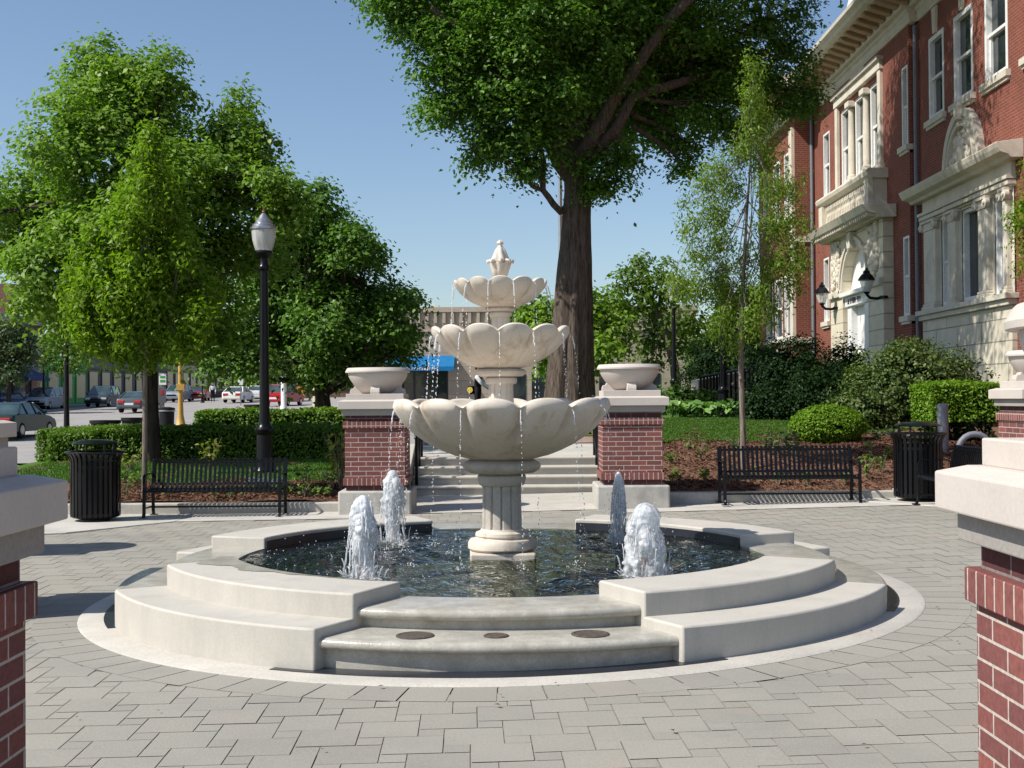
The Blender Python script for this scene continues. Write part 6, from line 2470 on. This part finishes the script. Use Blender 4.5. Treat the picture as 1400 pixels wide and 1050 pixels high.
# unseen tall tree added in line behind the first, to shade the far wing
tb2 = (2.6, 51.0, path_z(0, 51))
bl2 = [((x, y, z), (r, r, r * .85)) for (x, y, z, r) in ((2.0, 49, 14.5, 2.6), (4.6, 50, 14.0, 2.5), (3.2, 53, 15.0, 2.8), (5.6, 53, 15.5, 2.4), (1.0, 52, 16.5, 2.6), (4.0, 50.5, 17.5, 2.8), (2.5, 53.5, 18.5, 2.6), (5.2, 55.5, 17.5, 2.4), (3.0, 51, 20, 2.2), (6.2, 50.5, 16.6, 2.0))]
tree('added_shade_tree', 'added tall tree hidden behind the huge old tree, shading the far wing', tb2, [(2.6, 51, .7), (2.6, 51, 5), (2.7, 51, 10), (2.8, 51.2, 15), (2.8, 51.2, 18)], [.55, .42, .35, .2, .08], bl2, 'leaf_elm', 'bark', .26, .55, .14,
     kw=dict(per_m2=2.4, leaf_per=22, csig=.36))

# left maple behind the young locust
b = W(208, 637, 24)
base = (b.x, 24.0, left_z(0, 24))
BA = [(140, 85, 40), (185, 95, 45), (225, 105, 42), (120, 130, 50), (100, 190, 55), (75, 225, 42), (160, 170, 75), (205, 175, 60), (235, 225, 40), (268, 205, 36), (290, 225, 34),
      (25, 265, 42), (55, 300, 55), (10, 320, 45), (-25, 290, 45), (60, 370, 48), (85, 420, 40), (45, 405, 28), (320, 140, 24), (310, 180, 42), (345, 195, 38), (330, 250, 60), (372, 235, 30), (375, 290, 45), (398, 265, 18),
      (280, 270, 55), (270, 350, 65), (330, 340, 55), (140, 280, 75), (150, 370, 75), (220, 300, 75), (225, 400, 65), (120, 440, 42), (285, 430, 50), (180, 460, 35), (95, 330, 50), (240, 460, 34)]
ba = pxblobs([(x, y, r * .85) for x, y, r in BA], 24, 1.7)
tp = [W(208, 640, 24), W(206, 560, 24), W(203, 480, 24), W(198, 400, 24.1), W(192, 300, 24.2), W(185, 200, 24.2), W(180, 130, 24.2)]
tree('maple_tree', 'large bright green maple with two humped crown at left', base, tp, [.19, .15, .145, .12, .10, .07, .03], ba, 'leaf_maple', 'bark_dark', .115, .35, .06,
     kw=dict(per_m2=5.5, leaf_per=85, csig=.21, shell=(.45, 1.12), rough=.4, up=.8))

# dark maple to its right
BD = [(430, 270, 26), (415, 300, 38), (455, 310, 40), (480, 335, 34), (505, 345, 18), (395, 335, 42), (440, 360, 55), (490, 390, 48), (520, 400, 30), (545, 410, 22), (400, 400, 55), (360, 380, 45),
      (450, 430, 55), (500, 450, 48), (540, 440, 30), (556, 465, 18), (530, 480, 30), (400, 460, 48), (350, 450, 42), (310, 460, 40), (455, 490, 38), (495, 500, 26), (415, 500, 30), (345, 490, 30), (300, 495, 26), (380, 300, 26), (560, 405, 12), (270, 480, 26)]
bd = pxblobs([(x, y, r * .85) for x, y, r in BD], 33, 1.8)
b = W(441, 566, 33)
tp = [W(442, 572, 33), W(441, 545, 33), W(438, 520, 33), W(434, 480, 33), W(430, 420, 33), W(428, 350, 33), W(426, 300, 33)]
tree('maple_tree', 'dark green round maple with forked low trunk, left of the fountain', (b.x, 33, b.z - .1), tp, [.26, .20, .18, .14, .12, .08, .04], bd, 'leaf_dark', 'bark_dark', .135, .18, .09,
     kw=dict(per_m2=4.6, leaf_per=85, csig=.25, shell=(.45, 1.12), rough=.4, up=.8))
# a second street trunk left of it
# young locust at left: upright, drooping feathery sprays
b = W(197, 686, 18.4)
base = (b.x, 18.4, left_z(0, 18.4))
BL = [(207, 182, 9), (205, 200, 14), (208, 222, 18), (192, 238, 16), (222, 248, 17), (200, 262, 20), (176, 275, 17), (230, 282, 18), (205, 292, 22), (155, 300, 16), (180, 312, 22), (232, 318, 22), (135, 322, 13), (205, 335, 24), (158, 345, 20), (250, 348, 16), (115, 350, 15), (135, 372, 20), (185, 372, 26), (228, 372, 24), (268, 380, 17), (100, 388, 14), (120, 405, 20), (160, 405, 24), (205, 410, 26), (250, 408, 22), (286, 402, 14), (98, 425, 12), (140, 440, 22), (182, 445, 24), (228, 445, 22), (268, 436, 18), (118, 452, 13), (165, 475, 17), (212, 478, 16), (248, 468, 14), (140, 472, 11), (190, 495, 10)]
blb = pxblobs(BL, 18.4, .6)
tp = [W(197, 690, 18.4), W(198, 620, 18.4), W(198, 540, 18.4), W(199, 460, 18.4), W(201, 380, 18.4), W(203, 290, 18.4), W(206, 195, 18.4)]
tree('young_tree', 'young feathery light green tree behind the left bench', base, tp, [.042, .038, .036, .03, .025, .017, .006], blb, 'leaf_locust', 'bark_young', .095, .42, .014,
     kw=dict(per_m2=46, leaf_per=30, csig=.085, shell=(.2, 1.1), flat=1.35, width=.40, droop=.7, up=.4, rough=.35))
# sparse young locust at right
b = W(1016, 650, 19.6)
base = (b.x, 19.6, right_z(0, 19.6))
BR = [(1030, 95, 14), (1028, 130, 20), (1035, 170, 22), (1045, 215, 24), (1022, 200, 18), (985, 230, 20), (965, 255, 18), (1000, 260, 20), (1010, 215, 14), (975, 290, 24), (945, 310, 16), (1055, 260, 22), (1080, 255, 18), (1075, 300, 22), (1050, 310, 20), (985, 330, 22), (955, 350, 18), (1085, 345, 22), (1060, 360, 24), (1020, 350, 18), (970, 385, 20), (1000, 400, 22), (1040, 400, 22), (1078, 390, 18), (950, 400, 14), (985, 440, 18), (1025, 440, 18), (1055, 425, 16), (1095, 365, 12), (935, 280, 10), (1100, 310, 10), (1000, 470, 12), (924, 396, 13), (916, 380, 9), (932, 382, 11), (992, 372, 18)]
br = pxblobs(BR, 19.6, .5)
tp = [W(1016, 655, 19.6), W(1016, 603, 19.6), W(1013, 500, 19.6), W(1013, 440, 19.6), W(1016, 380, 19.6), W(1020, 310, 19.6), W(1026, 220, 19.6), W(1030, 110, 19.6)]
tree('young_tree', 'sparse young tree with thin trunk behind the right bench', base, tp, [.05, .047, .042, .037, .031, .022, .014, .005], br, 'leaf_locust_r', 'bark_young', .072, .45, .011,
     kw=dict(per_m2=42, leaf_per=25, csig=.08, shell=(.1, 1.1), flat=1.5, width=.32, droop=1.3, up=.25, rough=.3))
# background trees
BM = [(870, 360, 18), (850, 385, 20), (880, 390, 24), (905, 370, 18), (840, 410, 16), (865, 420, 18), (915, 400, 22), (895, 430, 22), (925, 430, 20), (940, 395, 16), (905, 465, 20), (880, 470, 16), (935, 465, 20), (890, 490, 14), (950, 440, 16)]
b = W(927, 545, 46)
tp = [W(927, 552, 46), W(922, 500, 46), W(912, 460, 46), (W(900, 430, 46)), W(888, 400, 46), W(872, 370, 46)]
tree('leaning_tree', 'airy pale green leaning tree above the right pier', (b.x, 46, 1.2), tp, [.20, .17, .15, .12, .08, .03], pxblobs(BM, 46, 1.0), 'leaf_pale', 'bark_young', .19, .5, .07,
     kw=dict(per_m2=5, leaf_per=16, csig=.22, shell=(.4, 1.1), rough=.3))
BN = [(725, 425, 24), (745, 445, 28), (760, 425, 22), (735, 470, 24), (770, 470, 30), (705, 430, 14), (810, 440, 34), (838, 460, 24), (820, 480, 30), (800, 410, 24), (850, 440, 14), (790, 500, 24), (840, 410, 14), (760, 500, 22)]
b = W(790, 545, 44)
tp = [W(786, 560, 44), W(786, 500, 44), W(785, 460, 44), W(784, 420, 44)]
tree('maple_tree', 'small bright maple half hidden behind the huge trunk', (b.x, 44, 1.0), tp, [.16, .13, .10, .05], pxblobs(BN, 44, 1.2), 'leaf_maple', 'bark_dark', .2, .3, .06,
     kw=dict(per_m2=6, leaf_per=18, csig=.24))
BG = [(1000, 440, 28), (975, 470, 26), (1020, 470, 30), (1040, 440, 24), (1000, 500, 26), (965, 500, 20), (1045, 490, 24), (1020, 410, 20), (950, 470, 16), (1035, 520, 20), (985, 405, 14)]
b = W(1000, 545, 58)
tp = [W(1000, 555, 58), W(1000, 500, 58), W(1002, 460, 58), W(1004, 420, 58)]
tree('maple_tree', 'green background tree behind the pale balustrade', (b.x, 58, 1.2), tp, [.2, .16, .12, .05], pxblobs(BG, 58, 1.5), 'leaf_maple', 'bark_dark', .25, .3, .07,
     kw=dict(per_m2=4.5, leaf_per=18, csig=.3))
BX = [(345, 510, 18), (330, 525, 16), (362, 520, 18), (350, 535, 16), (375, 505, 14), (340, 495, 12)]
b = W(352, 545, 126)
tree('street_tree', 'bright green small tree behind the tall lamp post', (b.x, 126, 1.9), [W(352, 546, 126), W(352, 532, 126), W(352, 515, 126)], [.15, .12, .05], pxblobs(BX, 126, .8), 'leaf_maple', 'bark_dark', .3, .3, .06,
     kw=dict(per_m2=3, leaf_per=18, csig=.35))
BX = [(12, 450, 22), (30, 465, 18), (5, 480, 22), (28, 490, 18), (-12, 460, 20), (15, 510, 14), (38, 480, 10)]
b = W(12, 548, 84)
tree('street_tree', 'grey green street tree at the far left before the chimney building', (b.x, 84, .9), [W(12, 560, 84), W(12, 520, 84), W(13, 480, 84)], [.16, .13, .05], pxblobs(BX, 84, .8), 'leaf_grey', 'bark_dark', .26, .3, .06,
     kw=dict(per_m2=3.5, leaf_per=18, csig=.32))
BX = [(75, 470, 18), (95, 480, 18), (65, 490, 12), (105, 500, 14), (85, 500, 12), (112, 480, 14)]
b = W(88, 548, 92)
tree('street_tree', 'pale green street tree in front of the green shopfront', (b.x, 92, 1.0), [W(88, 556, 92), W(88, 520, 92), W(88, 480, 92)], [.12, .1, .04], pxblobs(BX, 92, .8), 'leaf_pale', 'bark_dark', .24, .3, .05,
     kw=dict(per_m2=3, leaf_per=14, csig=.32))
BX = [(1395, 300, 16), (1408, 330, 18), (1400, 275, 12), (1415, 300, 22), (1412, 360, 16)]
b = W(1440, 545, 24)
tree('young_tree', 'light green young tree whose twigs reach in at the right edge', (b.x, 24, right_z(0, 24)), [W(1440, 590, 24), W(1440, 480, 24), W(1437, 380, 24), W(1432, 250, 24)], [.06, .05, .04, .02], pxblobs(BX, 24, .3) + pxblobs([(1445, 300, 40), (1450, 230, 40), (1460, 370, 40)], 24, .3), 'leaf_locust', 'bark_young', .09, .5, .02,
     kw=dict(per_m2=30, leaf_per=16, csig=.10, flat=1.2, width=.4, droop=.9))

# ------------------------------------------------------------------ hedges and shrubs
def hedge(label, boxes, mat, size, dens, base):
    t = thing('hedge', label, 'hedge', base)
    mb = MB()
    for (x0, x1, y0, y1, z0, z1) in boxes:
        n = max(3, int((x1 - x0) / .5))
        for k in range(n):
            x = x0 + (k + .5) * (x1 - x0) / n
            limb(mb, (x, (y0 + y1) / 2, z0 - .1), (x + random.uniform(-.15, .15), (y0 + y1) / 2, z1 - .12), .02, .01, n=3, rings=5)
    mb.move(-Vector(base))
    mb.build('stems', 'bark_dark', t, smooth=60, fix=False)
    hedge_leaves('foliage', boxes, mat, t, size, dens, off=base)
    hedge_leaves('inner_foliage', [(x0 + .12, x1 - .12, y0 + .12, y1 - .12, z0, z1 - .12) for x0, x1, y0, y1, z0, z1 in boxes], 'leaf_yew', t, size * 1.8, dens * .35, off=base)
    return t


hedge('long low clipped hedge behind the left bench and bin', [(-9.5, -2.9, 24.4, 25.7, .34, 1.07), (-9.15, -8.2, 24.1, 25.5, .32, 1.0)], 'leaf_hedge', .055, 1700, (-6, 25, .36))
hedge('taller sunlit hedge behind the long low hedge', [(W(268, 560, 30).x, W(500, 560, 30).x, 29.6, 31.0, .3, 1.36)], 'leaf_hedge', .085, 620, (-5.5, 30, .33))
p = W(1132, 603, 22.6)
shrub('boxwood_shrub', 'round clipped bright green boxwood behind the right bench', (p.x, 22.6, right_z(0, 22.6) - .02), (.64, .56, .35), 'leaf_box', .042, 420, 16, .035, shell=(.96, 1.0), rough=.02, up=.7, jitter=.02)
p = W(1308, 590, 22.4)
t = thing('boxwood_shrub', 'flat topped clipped boxwood right of the grey bollard', 'shrub', (p.x, 22.4, .74))
hedge_leaves('foliage', [(-.66, .66, -.55, .55, .38, 1.08)], 'leaf_box', t, .052, 2600)
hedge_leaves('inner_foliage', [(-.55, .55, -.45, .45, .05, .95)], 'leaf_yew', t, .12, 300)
mb = MB()
for k in range(6):
    limb(mb, (random.uniform(-.1, .1), random.uniform(-.1, .1), -.1), (random.uniform(-.5, .5), random.uniform(-.4, .4), .8), .03, .01, n=4, rings=5)
mb.build('stems', 'bark_dark', t, smooth=60, fix=False)
p = W(1250, 560, 26.5)
shrub('broad_bush', 'wide loose bush with speckled leaves below the stone bay', (p.x, 26.5, 1.0), (1.18, 1.0, .86), 'leaf_bush', .08, 60, 20, .10, shell=(.82, 1.04), rough=.16)
p = W(1180, 555, 25.0)
shrub('broad_bush', 'loose lower end of the speckled bush by the boxwood', (p.x, 25.2, .9), (.55, .5, .42), 'leaf_bush', .075, 60, 18, .09, shell=(.8, 1.05), rough=.2)
for (px, Y, rx, rz_, lb) in ((1085, 29.5, .95, .98, 'tall dark yew left of the building door'), (1050, 28.5, .62, .40, 'low dark yew behind the thin young trunk'), (1122, 28, 1.0, .62, 'low dark yew behind the round boxwood'), (1158, 31, .42, .95, 'narrow dark conifer just left of the speckled bush'), (970, 31.2, .8, .16, 'low dark shrub behind the hosta bed'), (990, 41, 1.3, 1.08, 'dark rounded yew behind the pale stair wall'), (1048, 39, .9, .9, 'dark yew at the top of the pale stair wall')):
    p = W(px, 545, Y)
    shrub('yew_shrub', lb, (p.x, Y, right_z(0, Y) - .05), (rx, rx * .85, rz_), 'leaf_yew', .075, 60, 18, .12, shell=(.75, 1.05), rough=.2)
p = W(930, 545, 33)
shrub('yew_shrub', 'dark spreading shrub beside the right stone bowl', (p.x, 33, 1.15), (.9, .7, .34), 'leaf_dark', .13, 24, 12, .14, shell=(.8, 1.05), rough=.2)
# hostas
rg = random.Random(77)
k = 0
HL = []
for i in range(9):
    px = 915 + i * 11 + rg.uniform(-3, 3)
    Y = 29.3 + rg.uniform(-.3, .5)
    p = W(px, 545, Y)
    t = thing('hosta_plant', 'broad leaved light green hosta in the row behind the lawn', 'plant', (p.x, Y, right_z(0, Y)), 0, 'hostas in a row behind the lawn')
    P, O = [], []
    mb = MB()
    for q in range(16):
        a = rg.uniform(0, 2 * PI)
        rr = rg.uniform(.12, .34)
        z = .40 - rr * .55 + rg.uniform(-.04, .06)
        P.append((rr * math.cos(a), rr * math.sin(a), z))
        O.append((math.cos(a), math.sin(a), .1))
        mb.tube([(0, 0, 0), (rr * .5 * math.cos(a), rr * .5 * math.sin(a), z * .8), (rr * .8 * math.cos(a), rr * .8 * math.sin(a), z)], [.012, .009, .006], 4)
    mb.build('stalks', 'leaf_hosta', t, fix=False)
    v, qd = leaves(np.array(P), np.array(O), .25, .85, up=.8, rnd=.4, droop=.3)
    quick_mesh('foliage', v, qd, 'leaf_hosta', t)
# bedding plants in the mulch
def plants(rows, zf, lab, group, mat, h, w, lsz=.085, n=26):
    for (px, py, Y) in rows:
        p = W(px, py, Y)
        small_plant('bedding_plant', lab, (p.x, Y, zf(0, Y) + .03), h * rg.uniform(.75, 1.25), w * rg.uniform(.8, 1.2), mat, group, n, lsz)


plants([(228, 0, 18.3), (292, 0, 18.25), (310, 0, 18.3), (330, 0, 18.3), (378, 0, 18.3), (392, 0, 18.4), (412, 0, 18.25), (430, 0, 18.3), (442, 0, 18.5)], left_z, 'low green bedding plant in the mulch behind the left bench', 'bedding plants behind the left bench', 'leaf_young', .20, .16)
plants([(415, 0, 19.5), (435, 0, 19.8), (452, 0, 19.2), (170, 0, 18.4), (185, 0, 19.4), (170, 0, 20.0)], left_z, 'leafy green plant in the mulch between bench and pier or bin', 'leafy plants in the left bed', 'leaf_young', .30, .2)
plants([(463, 0, 19.0)], left_z, 'yellow green leafy shrub beside the left brick pier', None, 'leaf_yellow', .85, .30, .10, 110)
plants([(285, 0, 21.5)], left_z, 'yellow green shrub showing above the left bench', None, 'leaf_yellow', .55, .32, .10, 60)
plants([(176, 0, 22.2)], left_z, 'pale yellow green shrub between the bin and young trunk', None, 'leaf_yellow', .45, .32, .10, 50)
plants([(915, 0, 18.4), (958, 0, 18.5), (1058, 0, 18.4), (1098, 0, 18.4), (1148, 0, 18.4), (1022, 0, 18.5), (915, 0, 18.9), (958, 0, 18.8)], right_z, 'low green bedding plant in the mulch by the right bench', 'bedding plants by the right bench', 'leaf_young', .20, .15)
plants([(915, 0, 19.8), (952, 0, 20.2), (935, 0, 21.0), (1180, 0, 19.5), (1178, 0, 18.8), (1200, 0, 19.2), (1183, 0, 20.4), (1205, 0, 20.2)], right_z, 'small leafy plant on the right mulch slope', 'small plants on the right mulch slope', 'leaf_young', .26, .14)
plants([(1060, 0, 20.4), (1080, 0, 20.3), (1045, 0, 20.5), (1070, 0, 20.8), (1005, 0, 20.6)], right_z, 'bushy grey green plant at the lawn edge behind the right bench', 'bushy plants at the lawn edge', 'leaf_grey', .34, .24, .09, 60)
plants([(1240, 0, 21.2), (1195, 0, 22.6), (1215, 0, 22.9), (1345, 0, 21.2)], right_z, 'low reddish green plant near the clipped boxwoods', 'low plants near the boxwoods', 'leaf_grey', .3, .22, .08, 40)
# white flowers under the right half of the left bench
for (px, Y) in ((352, 18.9), (362, 19.0), (372, 18.9), (384, 19.05), (343, 19.0)):
    p = W(px, 545, Y)
    t = thing('flower_plant', 'white flowering plant seen through the left bench back', 'flower', (p.x, Y, left_z(0, Y) + .02), 0, 'white flowers behind the left bench')
    mb = MB()
    for q in range(10):
        a = rg.uniform(0, 2 * PI)
        rr = rg.uniform(.02, .13)
        c = (rr * math.cos(a), rr * math.sin(a), .18 + rg.uniform(-.03, .05))
        mb.ball(c, .025, 6, 4, (1, 1, .6))
    mb.build('blossom', 'flower', t, smooth=180, fix=False)
    P = np.array([(rg.gauss(0, .07), rg.gauss(0, .07), rg.uniform(.03, .16)) for _ in range(30)])
    v, qd = leaves(P, np.tile([0, 0, 1.], (30, 1)), .08)
    quick_mesh('foliage', v, qd, 'leaf_young', t)

# a few fallen leaves and bits on the paving
n_ = 70
lx_, ly_ = RNG.uniform(-4, 4.5, n_), RNG.uniform(4.6, 15.5, n_)
okm = np.hypot(lx_ - FC.x, ly_ - FC.y) > 3.1
pp_ = np.stack([lx_, ly_, np.array([gz(a_) + .018 for a_ in lx_])], 1)[okm]
v, q = leaves(pp_, np.tile([0, 0, 1.], (len(pp_), 1)), .032, .6, up=3, rnd=.3, droop=0, fold=.1)
struct(quick_mesh('leaf_litter', v, q, 'chip'), 'stuff', 'a few small dry leaf bits lying on the paving', 'leaf litter')

# ------------------------------------------------------------------ light
EL, AZ = R(47), R(22)     # sun to the left and a little behind the camera
sd = Vector((-math.cos(EL) * math.cos(AZ), -math.cos(EL) * math.sin(AZ), math.sin(EL)))
sl = bpy.data.lights.new('Sun', 'SUN')
sl.energy = 4.6
sl.angle = R(.53)
sl.color = (1.0, .95, .865)
so = bpy.data.objects.new('Sun', sl)
COL.objects.link(so)
so.rotation_euler = (-sd).to_track_quat('-Z', 'Y').to_euler()
w = bpy.data.worlds.new('World')
scene.world = w
w.use_nodes = True
nt = w.node_tree
nt.nodes.clear()
sky = nt.nodes.new('ShaderNodeTexSky')
sky.sky_type = 'NISHITA'
sky.sun_disc = False
sky.sun_elevation = EL
sky.sun_rotation = math.atan2(sd.x, sd.y)
sky.air_density = 1.0
sky.dust_density = .8
sky.ozone_density = 2.4
bg = nt.nodes.new('ShaderNodeBackground')
bg.inputs['Strength'].default_value = .103
wo = nt.nodes.new('ShaderNodeOutputWorld')
nt.links.new(sky.outputs[0], bg.inputs[0])
nt.links.new(bg.outputs[0], wo.inputs[0])

vs_ = scene.view_settings
vs_.view_transform = 'Standard'
vs_.look = 'None'
vs_.exposure = 0.41
vs_.gamma = 1.0
cy = scene.cycles
cy.max_bounces = 6
cy.diffuse_bounces = 4
cy.glossy_bounces = 3
cy.transmission_bounces = 4
cy.transparent_max_bounces = 12
cy.caustics_reflective = False
cy.caustics_refractive = False
